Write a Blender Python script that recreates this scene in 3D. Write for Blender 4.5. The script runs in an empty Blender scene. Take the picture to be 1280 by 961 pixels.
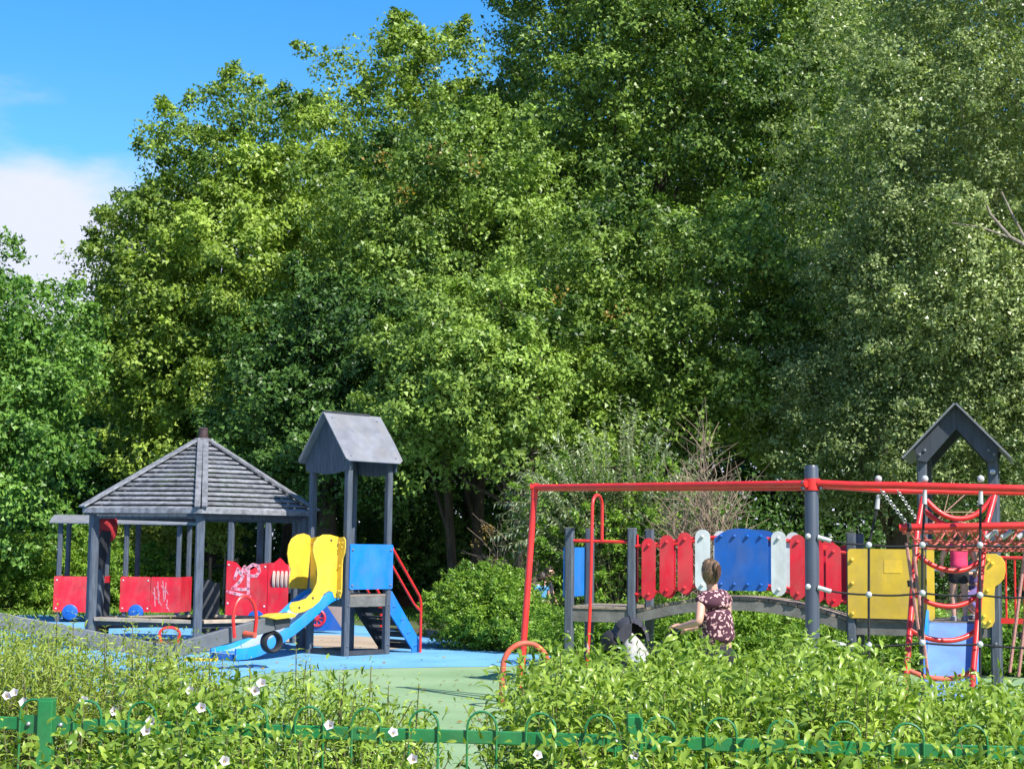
import bpy, bmesh, math, random
import numpy as np
from mathutils import Vector, Matrix
random.seed(7)
RNG = np.random.default_rng(11)
PI = math.pi
S = bpy.context.scene
COL = S.collection

# ------------------------------------------------------------------ camera
W, H = 1280.0, 961.0
F = 2000.0                      # focal length in photo pixels
EYE = Vector((0, 0, 1.7))
PITCH = math.atan(204 / F)
ROLL = math.radians(0.7)
cam_d = bpy.data.cameras.new('camera')
cam_d.sensor_width = 36.0
cam_d.lens = 36.0 * F / W
cam_d.clip_start = 0.1
cam_d.clip_end = 3000
cam = bpy.data.objects.new('camera', cam_d)
COL.objects.link(cam)
Rm = Matrix.Rotation(PI / 2 + PITCH, 3, 'X') @ Matrix.Rotation(ROLL, 3, 'Z')
cam.matrix_world = Matrix.Translation(EYE) @ Rm.to_4x4()
S.camera = cam


def ray(px, py):
    v = Vector(((px - W / 2) / F, -(py - H / 2) / F, -1.0))
    return Rm @ v


def at(px, py, d):
    """point of the photo pixel at distance d (metres along +Y)"""
    r = ray(px, py)
    return EYE + r * (d / r.y)


def gr(px, py, z=0.0):
    r = ray(px, py)
    return EYE + r * ((z - EYE.z) / r.z)


def on_plane(px, py, P0, e1):
    """photo pixel on the vertical plane through P0 along e1 -> (s, z)"""
    n = Vector((-e1.y, e1.x, 0))
    r = ray(px, py)
    t = (P0 - EYE).dot(n) / r.dot(n)
    p = EYE + r * t
    return (p - P0).dot(e1), p.z


def proj(p):
    v = Rm.transposed() @ (Vector(p) - EYE)
    return W / 2 - v.x / v.z * F, H / 2 + v.y / v.z * F


# ------------------------------------------------------------------ light
SUN_EL, SUN_AZ = math.radians(46), math.radians(137)     # azimuth clockwise from +Y
sunv = Vector((math.sin(SUN_AZ) * math.cos(SUN_EL), math.cos(SUN_AZ) * math.cos(SUN_EL), math.sin(SUN_EL)))
sl = bpy.data.lights.new('sun', 'SUN')
sl.energy = 5.0
sl.angle = math.radians(0.5)
sl.color = (1.0, 0.955, 0.88)
so = bpy.data.objects.new('sun', sl)
so.rotation_euler = sunv.to_track_quat('Z', 'Y').to_euler()
so.location = (20, -20, 40)
COL.objects.link(so)

wd = bpy.data.worlds.new('World')
S.world = wd
wd.use_nodes = True
nt = wd.node_tree
N, L = nt.nodes, nt.links
bg = N['Background']
sky = N.new('ShaderNodeTexSky')
sky.sky_type = 'NISHITA'
sky.sun_disc = False
sky.sun_elevation = SUN_EL
sky.sun_rotation = SUN_AZ
sky.air_density = 1.0
sky.dust_density = 0.2
sky.ozone_density = 3.0
tc = N.new('ShaderNodeTexCoord')
sep = N.new('ShaderNodeSeparateXYZ')
L.new(tc.outputs['Generated'], sep.inputs[0])
noi = N.new('ShaderNodeTexNoise')
noi.inputs['Scale'].default_value = 3.2
noi.inputs['Detail'].default_value = 9
noi.inputs['Roughness'].default_value = 0.55
mp = N.new('ShaderNodeMapping')
mp.inputs['Scale'].default_value = (1, 1, 2.6)
mp.inputs['Location'].default_value = (0.35, 0.1, 0.2)
L.new(tc.outputs['Generated'], mp.inputs['Vector'])
L.new(mp.outputs[0], noi.inputs['Vector'])
# cloud bank low over the horizon: mask = noise*k - (z - z0)
m1 = N.new('ShaderNodeMath'); m1.operation = 'MULTIPLY_ADD'
m1.inputs[1].default_value = 0.26
m1.inputs[2].default_value = 0.118
L.new(noi.outputs['Fac'], m1.inputs[0])
m2 = N.new('ShaderNodeMath'); m2.operation = 'SUBTRACT'
L.new(m1.outputs[0], m2.inputs[0]); L.new(sep.outputs['Z'], m2.inputs[1])
m3 = N.new('ShaderNodeMapRange')
m3.interpolation_type = 'SMOOTHSTEP'
m3.inputs['From Min'].default_value = -0.012
m3.inputs['From Max'].default_value = 0.040
L.new(m2.outputs[0], m3.inputs['Value'])
mix = N.new('ShaderNodeMix'); mix.data_type = 'RGBA'
mix.inputs['B'].default_value = (4.7, 4.95, 6.0, 1)
hs = N.new('ShaderNodeHueSaturation')
hs.inputs['Saturation'].default_value = 1.38
hs.inputs['Value'].default_value = 1.28
L.new(sky.outputs[0], hs.inputs['Color'])
L.new(hs.outputs[0], mix.inputs['A'])
L.new(m3.outputs[0], mix.inputs['Factor'])
L.new(mix.outputs['Result'], bg.inputs['Color'])
bg.inputs['Strength'].default_value = 0.10
S.view_settings.view_transform = 'Standard'
S.view_settings.look = 'None'
S.view_settings.exposure = 0.85
S.view_settings.gamma = 1.0
S.cycles.max_bounces = 6
S.cycles.transparent_max_bounces = 4
S.cycles.sample_clamp_indirect = 8

# ------------------------------------------------------------------ materials
MATS = {}


def mat(name, col, rough=0.5, var=0.0, vscale=6.0, bump=0.0, bscale=40.0, col2=None, stretch=None, metal=0.0, spec=0.5,
        coat=0.0, ramp=(0.35, 0.65), grime=0.0, rnd=0.0):
    if name in MATS:
        return MATS[name]
    m = bpy.data.materials.new(name)
    m.use_nodes = True
    n, l = m.node_tree.nodes, m.node_tree.links
    b = n['Principled BSDF']
    b.inputs['Roughness'].default_value = rough
    b.inputs['Metallic'].default_value = metal
    b.inputs['Specular IOR Level'].default_value = spec
    b.inputs['Coat Weight'].default_value = coat
    t = n.new('ShaderNodeTexCoord')
    mpn = n.new('ShaderNodeMapping')
    if stretch:
        mpn.inputs['Scale'].default_value = stretch
    l.new(t.outputs['Object'], mpn.inputs['Vector'])
    if col2 is None:
        col2 = tuple(c * (1 - var) for c in col)
    no = n.new('ShaderNodeTexNoise')
    no.inputs['Scale'].default_value = vscale
    no.inputs['Detail'].default_value = 7
    no.inputs['Roughness'].default_value = 0.62
    l.new(mpn.outputs[0], no.inputs['Vector'])
    cr = n.new('ShaderNodeValToRGB')
    cr.color_ramp.elements[0].position = ramp[0]
    cr.color_ramp.elements[1].position = ramp[1]
    cr.color_ramp.elements[0].color = (*col2, 1)
    cr.color_ramp.elements[1].color = (*col, 1)
    l.new(no.outputs['Fac'], cr.inputs[0])
    out = cr.outputs[0]
    if grime > 0:
        gm = n.new('ShaderNodeMapping'); gm.inputs['Scale'].default_value = (3.2, 3.2, 1.3)
        l.new(t.outputs['Object'], gm.inputs['Vector'])
        gn = n.new('ShaderNodeTexNoise'); gn.inputs['Scale'].default_value = 1.3; gn.inputs['Detail'].default_value = 10; gn.inputs['Roughness'].default_value = 0.7
        l.new(gm.outputs[0], gn.inputs['Vector'])
        gr_ = n.new('ShaderNodeValToRGB')
        gr_.color_ramp.elements[0].position = .38; gr_.color_ramp.elements[1].position = .56
        gr_.color_ramp.elements[0].color = (1, 1, 1, 1); gr_.color_ramp.elements[1].color = (0, 0, 0, 1)
        l.new(gn.outputs['Fac'], gr_.inputs[0])
        gx = n.new('ShaderNodeMix'); gx.data_type = 'RGBA'
        gx.inputs['B'].default_value = (.20, .17, .13, 1)
        gs = n.new('ShaderNodeMath'); gs.operation = 'MULTIPLY'; gs.inputs[1].default_value = grime
        l.new(gr_.outputs[0], gs.inputs[0]); l.new(gs.outputs[0], gx.inputs['Factor']); l.new(out, gx.inputs['A'])
        out = gx.outputs['Result']
    if rnd > 0:
        oi = n.new('ShaderNodeObjectInfo')
        mr = n.new('ShaderNodeMapRange'); mr.inputs['To Min'].default_value = 1 - rnd; mr.inputs['To Max'].default_value = 1 + rnd
        l.new(oi.outputs['Random'], mr.inputs['Value'])
        rx = n.new('ShaderNodeMix'); rx.data_type = 'RGBA'; rx.blend_type = 'MULTIPLY'; rx.inputs['Factor'].default_value = 1
        l.new(out, rx.inputs['A']); l.new(mr.outputs[0], rx.inputs['B'])
        out = rx.outputs['Result']
    l.new(out, b.inputs['Base Color'])
    rr = n.new('ShaderNodeMapRange')
    rr.inputs['To Min'].default_value = min(1, rough + 0.12)
    rr.inputs['To Max'].default_value = max(0.05, rough - 0.08)
    l.new(no.outputs['Fac'], rr.inputs['Value'])
    l.new(rr.outputs[0], b.inputs['Roughness'])
    if bump > 0:
        n2 = n.new('ShaderNodeTexNoise')
        n2.inputs['Scale'].default_value = bscale
        n2.inputs['Detail'].default_value = 5
        l.new(mpn.outputs[0], n2.inputs['Vector'])
        bp = n.new('ShaderNodeBump')
        bp.inputs['Strength'].default_value = bump
        bp.inputs['Distance'].default_value = 0.01
        l.new(n2.outputs['Fac'], bp.inputs['Height'])
        l.new(bp.outputs[0], b.inputs['Normal'])
    MATS[name] = m
    return m


def leaf_mat(name, c_dark, c_light, trans=0.35, rough=0.42, tcol=None):
    m = bpy.data.materials.new(name)
    m.use_nodes = True
    n, l = m.node_tree.nodes, m.node_tree.links
    b = n['Principled BSDF']
    b.inputs['Roughness'].default_value = rough
    b.inputs['Specular IOR Level'].default_value = 0.3
    a = n.new('ShaderNodeAttribute')
    a.attribute_name = 'tone'
    cr = n.new('ShaderNodeValToRGB')
    cr.color_ramp.elements[0].color = (*c_dark, 1)
    cr.color_ramp.elements[1].color = (*c_light, 1)
    l.new(a.outputs['Fac'], cr.inputs[0])
    l.new(cr.outputs[0], b.inputs['Base Color'])
    tr = n.new('ShaderNodeBsdfTranslucent')
    g = n.new('ShaderNodeMix'); g.data_type = 'RGBA'; g.blend_type = 'MULTIPLY'
    g.inputs['Factor'].default_value = 1
    g.inputs['B'].default_value = (*(tcol or (1.5, 1.7, 0.55)), 1)
    l.new(cr.outputs[0], g.inputs['A'])
    l.new(g.outputs['Result'], tr.inputs['Color'])
    mx = n.new('ShaderNodeMixShader')
    mx.inputs[0].default_value = trans
    l.new(b.outputs[0], mx.inputs[1])
    l.new(tr.outputs[0], mx.inputs[2])
    l.new(mx.outputs[0], n['Material Output'].inputs['Surface'])
    return m


RED = mat('red_powder_coat', (0.72, 0.022, 0.018), 0.38, 0.25, 9, 0.05, 90, coat=0.2, grime=0.1)
REDP = mat('red_plastic_panel', (0.72, 0.010, 0.032), 0.42, 0.35, 2.2, 0.04, 60, grime=0.22)
REDF = mat('faded_red_paint', (0.66, 0.10, 0.05), 0.6, 0.4, 8, 0.1, 60, grime=0.3)
BLUP = mat('blue_plastic_panel', (0.003, 0.20, 0.66), 0.4, 0.25, 2.2, 0.04, 60, grime=0.16)
BLUD = mat('deep_blue_panel', (0.004, 0.105, 0.44), 0.42, 0.25, 2.2, 0.04, 60, grime=0.16)
BLUS = mat('slide_blue', (0.008, 0.235, 0.70), 0.3, 0.15, 4, 0.02, 60, grime=0.15)
BLUF = mat('faded_blue_slide', (0.16, 0.30, 0.62), 0.35, 0.25, 3, 0.05, 50, grime=0.22)
STEEL = mat('slide_steel', (0.66, 0.72, 0.78), 0.28, 0.15, 12, 0.05, 90, metal=0.35)
YELP = mat('yellow_plastic_panel', (0.80, 0.52, 0.04), 0.42, 0.25, 3, 0.04, 60, grime=0.2)
YELF = mat('faded_yellow_panel', (0.66, 0.44, 0.035), 0.5, 0.25, 3, 0.05, 60, grime=0.22)
WHTP = mat('white_plastic_panel', (0.62, 0.66, 0.66), 0.45, 0.15, 5, 0.04, 60, grime=0.3)
GREY = mat('slate_grey_timber', (0.085, 0.105, 0.135), 0.62, 0.5, 5, 0.35, 30, stretch=(6, 6, 0.7), rnd=0.1)
GREYL = mat('weathered_grey_slat', (0.25, 0.255, 0.275), 0.75, 0.6, 3, 0.4, 30, stretch=(3, 3, 3), rnd=0.24)
GREYD = mat('dark_grey_board', (0.045, 0.05, 0.06), 0.6, 0.4, 5, 0.2, 30)
GREYR = mat('grey_roof_board', (0.21, 0.22, 0.25), 0.5, 0.35, 3.5, 0.1, 30, grime=0.3)
POSTM = mat('grey_steel_post', (0.055, 0.070, 0.095), 0.4, 0.2, 5, 0.03, 60, coat=0.15)
DECK = mat('weathered_deck_wood', (0.30, 0.24, 0.185), 0.8, 0.55, 6, 0.5, 30, stretch=(1, 8, 8), rnd=0.25)
BEAM = mat('grey_deck_beam', (0.17, 0.165, 0.15), 0.8, 0.45, 5, 0.4, 30)
BENCH = mat('beige_bench_wood', (0.46, 0.37, 0.28), 0.75, 0.35, 6, 0.3, 30)
BOLT = mat('grey_bolt_cap', (0.14, 0.15, 0.17), 0.35, 0.2, 20)
GALV = mat('galvanised_steel', (0.5, 0.5, 0.5), 0.35, 0.2, 20, metal=0.8)
WCAP = mat('pale_ball_joint', (0.48, 0.49, 0.50), 0.45, 0.2, 20)
ROPEB = mat('black_rope', (0.022, 0.022, 0.024), 0.8, 0.5, 60, 0.6, 160)
ROPER = mat('red_rope', (0.55, 0.13, 0.10), 0.8, 0.5, 60, 0.6, 160)
ROPEP = mat('pinkish_rope', (0.55, 0.26, 0.22), 0.8, 0.4, 60, 0.6, 160)
GREENF = mat('green_fence_paint', (0.014, 0.21, 0.058), 0.4, 0.35, 10, 0.06, 70, coat=0.2, grime=0.12)
RUBBER = mat('black_rubber', (0.02, 0.02, 0.022), 0.7, 0.4, 20, 0.3, 60)
BARK = mat('brown_bark', (0.105, 0.08, 0.055), 0.9, 0.6, 3, 0.9, 12, stretch=(4, 4, 1))
BARKW = mat('pale_birch_bark', (0.42, 0.37, 0.30), 0.8, 0.6, 3, 0.5, 12, stretch=(1, 1, 5))
TWIG = mat('dry_brown_twigs', (0.30, 0.22, 0.15), 0.85, 0.4, 8)
STEM = mat('green_brown_stem', (0.16, 0.15, 0.06), 0.7, 0.4, 8)
STAKE = mat('tree_stake_wood', (0.38, 0.25, 0.14), 0.8, 0.3, 6)
TUNNEL = mat('beige_ribbed_barrel', (0.55, 0.40, 0.34), 0.5, 0.2, 6)
SKIN = mat('skin', (0.56, 0.31, 0.22), 0.5, 0.12, 20)
HAIRB = mat('dark_blond_hair', (0.24, 0.135, 0.065), 0.5, 0.75, 55, 0.8, 150, stretch=(1, 1, .25), ramp=(.4, .6))
HAIRD = mat('dark_brown_hair', (0.045, 0.028, 0.018), 0.5, 0.5, 60, 0.4, 150)
BLACKC = mat('black_cloth', (0.016, 0.016, 0.02), 0.85, 0.3, 20, 0.3, 80)
CHARC = mat('charcoal_cloth', (0.04, 0.04, 0.052), 0.85, 0.3, 20, 0.3, 80)
PINKR = mat('raspberry_cloth', (0.80, 0.045, 0.14), 0.8, 0.25, 10, 0.3, 60)
PURP = mat('purple_cloth', (0.16, 0.12, 0.32), 0.8, 0.25, 10, 0.3, 60)
SKYC = mat('light_blue_cloth', (0.10, 0.38, 0.72), 0.8, 0.25, 10, 0.3, 60)
CREAM = mat('cream_blanket', (0.46, 0.44, 0.41), 0.9, 0.45, 9, 1.0, 22)
GREYSH = mat('grey_shoes', (0.30, 0.29, 0.33), 0.8, 0.2, 14)
LIMBM = mat('greyish_limb_bark', (0.27, 0.235, 0.19), 0.85, 0.4, 6)
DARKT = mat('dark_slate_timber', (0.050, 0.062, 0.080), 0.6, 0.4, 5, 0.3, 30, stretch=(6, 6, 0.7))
SCRATCH = mat('scratched_paint_mark', (0.66, 0.26, 0.30), 0.6, 0.4, 25)


# ------------------------------------------------------------------ geometry helpers
class MB:
    def __init__(s):
        s.v, s.f = [], []

    def add(s, vs, fs):
        o = len(s.v)
        s.v += [tuple(p) for p in vs]
        s.f += [tuple(i + o for i in f) for f in fs]
        return s

    def box(s, x0, x1, y0, y1, z0, z1):
        v = [(x, y, z) for z in (z0, z1) for y in (y0, y1) for x in (x0, x1)]
        return s.add(v, [(0, 2, 3, 1), (4, 5, 7, 6), (0, 1, 5, 4), (2, 6, 7, 3), (0, 4, 6, 2), (1, 3, 7, 5)])

    def beam(s, p, q, w, t, up=(0, 0, 1)):
        """bar from p to q; w along (dir x up), t along the remaining axis"""
        p, q = Vector(p), Vector(q)
        d = (q - p).normalized()
        a = d.cross(Vector(up))
        if a.length < 1e-4:
            a = d.cross(Vector((1, 0, 0)))
        a.normalize()
        b = a.cross(d).normalized()
        v = []
        for e in (p, q):
            for i, j in ((-1, -1), (1, -1), (1, 1), (-1, 1)):
                v.append(e + a * (w / 2 * i) + b * (t / 2 * j))
        return s.add(v, [(3, 2, 1, 0), (4, 5, 6, 7), (0, 1, 5, 4), (1, 2, 6, 5), (2, 3, 7, 6), (3, 0, 4, 7)])

    def tube(s, pts, r, n=10, closed=False):
        pts = [Vector(p) for p in pts]
        rs = r if isinstance(r, (list, tuple)) else [r] * len(pts)
        k = len(pts)
        vs = []
        prev = None
        for i, p in enumerate(pts):
            if closed:
                d = pts[(i + 1) % k] - pts[i - 1]
            else:
                d = pts[min(i + 1, k - 1)] - pts[max(i - 1, 0)]
            d.normalize()
            if prev is None:
                a = d.cross(Vector((0, 0, 1)))
                if a.length < 0.05:
                    a = d.cross(Vector((1, 0, 0)))
            else:
                a = prev - d * prev.dot(d)
                if a.length < 1e-5:
                    a = d.cross(Vector((0, 0, 1)))
            a.normalize()
            prev = a
            b = d.cross(a)
            for j in range(n):
                t = 2 * PI * j / n
                vs.append(p + (a * math.cos(t) + b * math.sin(t)) * rs[i])
        fs = []
        m = k if closed else k - 1
        for i in range(m):
            for j in range(n):
                a0, a1 = i * n + j, i * n + (j + 1) % n
                b0, b1 = ((i + 1) % k) * n + j, ((i + 1) % k) * n + (j + 1) % n
                fs.append((a0, a1, b1, b0))
        if not closed:
            fs.append(tuple(range(n))[::-1])
            fs.append(tuple((k - 1) * n + j for j in range(n)))
        return s.add(vs, fs)

    def prism(s, poly, P, e1, e2, n, t):
        """outline poly (u,v) in the plane P+e1*u+e2*v, thickness t along n"""
        P, e1, e2, n = Vector(P), Vector(e1), Vector(e2), Vector(n).normalized()
        k = len(poly)
        v = [P + e1 * a + e2 * b for a, b in poly] + [P + e1 * a + e2 * b + n * t for a, b in poly]
        fs = [tuple(range(k))[::-1], tuple(range(k, 2 * k))]
        fs += [(i, (i + 1) % k, (i + 1) % k + k, i + k) for i in range(k)]
        return s.add(v, fs)

    def sphere(s, c, r, nu=10, nv=6, sc=(1, 1, 1)):
        c = Vector(c)
        v = [c + Vector((0, 0, r * sc[2]))]
        for i in range(1, nv):
            th = PI * i / nv
            for j in range(nu):
                ph = 2 * PI * j / nu
                v.append(c + Vector((r * sc[0] * math.sin(th) * math.cos(ph), r * sc[1] * math.sin(th) * math.sin(ph), r * sc[2] * math.cos(th))))
        v.append(c - Vector((0, 0, r * sc[2])))
        fs = [(0, 1 + j, 1 + (j + 1) % nu) for j in range(nu)]
        for i in range(nv - 2):
            for j in range(nu):
                a = 1 + i * nu
                fs.append((a + j, a + nu + j, a + nu + (j + 1) % nu, a + (j + 1) % nu))
        e = len(v) - 1
        a = 1 + (nv - 2) * nu
        fs += [(a + j, e, a + (j + 1) % nu) for j in range(nu)]
        return s.add(v, fs)

    def build(s, name, m, parent=None, smooth=False, bevel=0.0, seg=2):
        me = bpy.data.meshes.new(name)
        me.from_pydata(s.v, [], s.f)
        bm = bmesh.new(); bm.from_mesh(me)
        bmesh.ops.recalc_face_normals(bm, faces=bm.faces)
        if bevel > 0:
            bmesh.ops.bevel(bm, geom=[e for e in bm.edges if e.calc_face_angle(0) > 0.6], offset=bevel, segments=seg, affect='EDGES', profile=0.5)
        bm.to_mesh(me); bm.free()
        if smooth:
            me.polygons.foreach_set('use_smooth', [True] * len(me.polygons))
            me.set_sharp_from_angle(angle=math.radians(42))
        me.materials.append(m)
        o = bpy.data.objects.new(name, me)
        COL.objects.link(o)
        if parent:
            o.parent = parent
        return o


def tag(o, label=None, cat=None, group=None, kind=None):
    if label: o['label'] = label
    if cat: o['category'] = cat
    if group: o['group'] = group
    if kind: o['kind'] = kind
    return o


def thing(name, label, cat, loc=(0, 0, 0), rz=0.0, group=None):
    o = bpy.data.objects.new(name, None)
    o.empty_display_size = 0.3
    COL.objects.link(o)
    o.location = loc
    o.rotation_euler = (0, 0, rz)
    return tag(o, label, cat, group)


def copy_obj(o, parent, name=None):
    c = o.copy()
    COL.objects.link(c)
    c.parent = parent
    return c


def copy_tree(o, loc, rz=None, label=None, scale=None):
    r = o.copy(); COL.objects.link(r)
    r.location = loc
    if rz is not None: r.rotation_euler = (0, 0, rz)
    if label: r['label'] = label
    if scale: r.scale = (scale,) * 3
    for ch in o.children:
        c = ch.copy(); COL.objects.link(c); c.parent = r
        for g in ch.children:
            q = g.copy(); COL.objects.link(q); q.parent = c
    return r


# leaf templates: (verts, faces)
RHOMB = (np.array([[0, 0, 0], [.45, -.5, .10], [1, 0, -.06], [.45, .5, .10]], float), [(0, 1, 2, 3)])
TRI = (np.array([[0, -.42, 0], [.18, .52, .10], [1, 0, -.06]], float), [(0, 1, 2)])
SLIM = (np.array([[0, 0, 0], [.38, -.5, .07], [.42, 0, -.02], [.38, .5, .07], [1, 0, -.26]], float),
        [(0, 1, 2), (0, 2, 3), (1, 4, 2), (2, 4, 3)])
LANCE = (np.array([[0, 0, 0], [.22, -.38, .07], [.58, -.42, -.01], [.28, 0, .0], [.62, 0, -.08], [.22, .38, .07], [.58, .42, -.01], [1, 0, -.42]], float),
         [(0, 1, 3), (1, 2, 3), (2, 4, 3), (2, 7, 4), (0, 3, 5), (5, 3, 6), (6, 3, 4), (6, 4, 7)])


def unit(a):
    return a / np.maximum(np.linalg.norm(a, axis=1, keepdims=True), 1e-9)


def leaves(name, pos, axis, nrm, size, wid, tone, m, parent, tmpl=RHOMB, origin=None):
    tv, tf = tmpl
    n = len(pos)
    if origin is not None:
        pos = pos - np.array(origin)[None]
    a = unit(axis)
    b = unit(np.cross(nrm, a))
    c = np.cross(a, b)
    sz = size[:, None, None]
    w = wid[:, None, None] if isinstance(wid, np.ndarray) else wid
    V = pos[:, None, :] + sz * (tv[None, :, 0:1] * a[:, None] + w * tv[None, :, 1:2] * b[:, None] + tv[None, :, 2:3] * c[:, None])
    k = len(tv)
    V = V.reshape(-1, 3).astype(np.float32)
    fl = len(tf[0])
    fidx = np.array(tf, np.int32)
    Fc = (fidx[None] + (np.arange(n, dtype=np.int32) * k)[:, None, None]).reshape(-1)
    me = bpy.data.meshes.new(name)
    me.vertices.add(len(V)); me.vertices.foreach_set('co', V.ravel())
    me.loops.add(len(Fc)); me.loops.foreach_set('vertex_index', Fc)
    nf = n * len(tf)
    me.polygons.add(nf)
    me.polygons.foreach_set('loop_start', np.arange(nf, dtype=np.int32) * fl)
    me.update(calc_edges=True)
    at_ = me.attributes.new('tone', 'FLOAT', 'POINT')
    at_.data.foreach_set('value', np.repeat(np.clip(tone, 0, 1), k).astype(np.float32))
    me.materials.append(m)
    o = bpy.data.objects.new(name, me)
    COL.objects.link(o)
    if parent: o.parent = parent
    return o


TRI_LEAVES = [0]


def spaced(n, cand, scale):
    """n well separated points out of the candidates (greedy farthest point)"""
    p = cand * scale
    d = np.full(len(p), 1e9)
    i = RNG.integers(len(p)); out = []
    for _ in range(min(n, len(p))):
        out.append(i)
        d = np.minimum(d, np.linalg.norm(p - p[i], axis=1) * RNG.uniform(.85, 1.15, len(p)))
        i = int(np.argmax(d))
    return np.array(out)


def crown_points(c, rad, nb, br, spr, lps, back=0.35, droop=0.0, spray_r=0.2, fill=0.06, egg=0.0, up=0.3, zmin=None, inner=0.3, lump=0.6, shoot=1.0):
    """bough masses over an uneven ellipsoid, tufts over each bough, leaves over each tuft"""
    c = np.array(c, float); rad = np.array(rad, float)
    u = unit(RNG.normal(size=(nb * 14, 3)))
    keep = ((u[:, 1] < 0.35) | (RNG.random(len(u)) < back)) & (u[:, 2] > -0.8)
    u = u[keep]
    rf = np.where(RNG.random(len(u)) < inner, RNG.uniform(.35, .7, len(u)), RNG.uniform(.58, 1.02, len(u)))
    ef = 1 - egg * u[:, 2]
    cand = u * rad * rf[:, None] * np.stack([ef, ef, np.ones(len(u))], 1)
    k = spaced(nb, cand, np.array([1, .8, 1.25]))
    u = u[k]; bc = c + cand[k]; nb = len(k)
    bw = br * RNG.uniform(0.7, 1.4, nb)
    btone = RNG.normal(0.5, 0.17, nb)
    # tufts
    nt_ = max(3, int(spr))
    bi = np.repeat(np.arange(nb), nt_)
    ns = len(bi)
    v = unit(RNG.normal(size=(ns, 3)) + u[bi] * 0.45 + np.array([0, -0.1, 0.55]))
    wob = 1 + lump * 0.5 * np.sin(v[:, 0] * 5 + bi * 1.7) * np.sin(v[:, 2] * 4 + bi * 2.3 + v[:, 1] * 3)
    rr = np.where(RNG.random(ns) < .75, RNG.uniform(.82, 1.06, ns), RNG.uniform(.4, .82, ns)) * wob
    sp = bc[bi] + v * (bw[bi] * rr)[:, None] * np.array([1.08, 1.08, 0.7])
    sp[:, 2] -= droop * (RNG.random(ns) ** 2) * bw[bi]
    # leading shoots that stick out of the bough
    nld = 3
    lb = np.repeat(np.arange(nb), nld)
    lv = unit(u[lb] * .55 + RNG.normal(size=(len(lb), 3)) * .5 + np.array([0, 0, .75 - droop * .6]))
    ln = RNG.uniform(1.15, 1.7, len(lb)) * shoot
    tt = np.linspace(.75, 1, 6)[None] * ln[:, None]
    lsp = bc[lb][:, None] + lv[:, None] * (bw[lb][:, None] * tt)[..., None] * np.array([1, 1, .85])
    sp = np.vstack([sp, lsp.reshape(-1, 3)])
    bi = np.concatenate([bi, np.repeat(lb, 6)])
    v = np.vstack([v, np.repeat(lv, 6, 0)])
    tsz = np.concatenate([np.ones(ns), np.tile(np.linspace(1.0, .5, 6), len(lb))])
    ns = len(sp)
    stone = btone[bi] + RNG.normal(0, 0.13, ns)
    nl = ns * lps
    si = np.repeat(np.arange(ns), lps)
    w = unit(RNG.normal(size=(nl, 3)) + v[si] * .6 + np.array([0, 0, .25]))
    ssz = (spray_r * tsz * RNG.uniform(.6, 1.45, ns))[si]
    off = w * (ssz * RNG.uniform(.55, 1.15, nl))[:, None] * np.array([1.15, 1.15, .8])
    lp = sp[si] + off
    ax = unit(RNG.normal(size=(nl, 3)) * .8 + w * .5 + np.array([0, 0, -0.25]))
    nr = unit(RNG.normal(size=(nl, 3)) * 0.34 + v[si] * 0.5 + w * .75 + np.array([0, 0, up]))
    tn = stone[si] + RNG.normal(0, 0.15, nl)
    # the side turned away from the playground carries fewer leaves
    k = (lp[:, 1] < c[1] + .25 * rad[1]) | (RNG.random(len(lp)) < .35)
    lp, ax, nr, tn = lp[k], ax[k], nr[k], tn[k]
    nfill = int(nl * fill)
    if nfill:
        q = unit(RNG.normal(size=(nfill, 3))) * (RNG.random(nfill)[:, None] ** (1 / 3)) * rad * 0.8 + c
        lp = np.vstack([lp, q])
        ax = np.vstack([ax, unit(RNG.normal(size=(nfill, 3)))])
        nr = np.vstack([nr, unit(RNG.normal(size=(nfill, 3)) + np.array([0, 0, .4]))])
        tn = np.concatenate([tn, RNG.normal(0.4, .12, nfill)])
    if zmin is not None:
        k = lp[:, 2] > zmin
        lp, ax, nr, tn = lp[k], ax[k], nr[k], tn[k]
    return lp, ax, nr, tn, bc, bw


def limb_tubes(mb, base, fork, targets, r0, r1=0.03, wig=0.25):
    for t in targets:
        t = Vector(t)
        s = fork + Vector((0, 0, random.uniform(-0.5, 1.6)))
        mid = s.lerp(t, 0.5) + Vector((random.uniform(-wig, wig), random.uniform(-wig, wig), random.uniform(0, wig * 2)))
        q = s.lerp(t, 0.78) + Vector((random.uniform(-wig, wig), random.uniform(-wig, wig), random.uniform(-wig, wig)))
        mb.tube([s, s.lerp(mid, .5) + Vector((0, 0, .1)), mid, q, t], [r0, r0 * .75, r0 * .5, r0 * .3, r1], 5)


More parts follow.
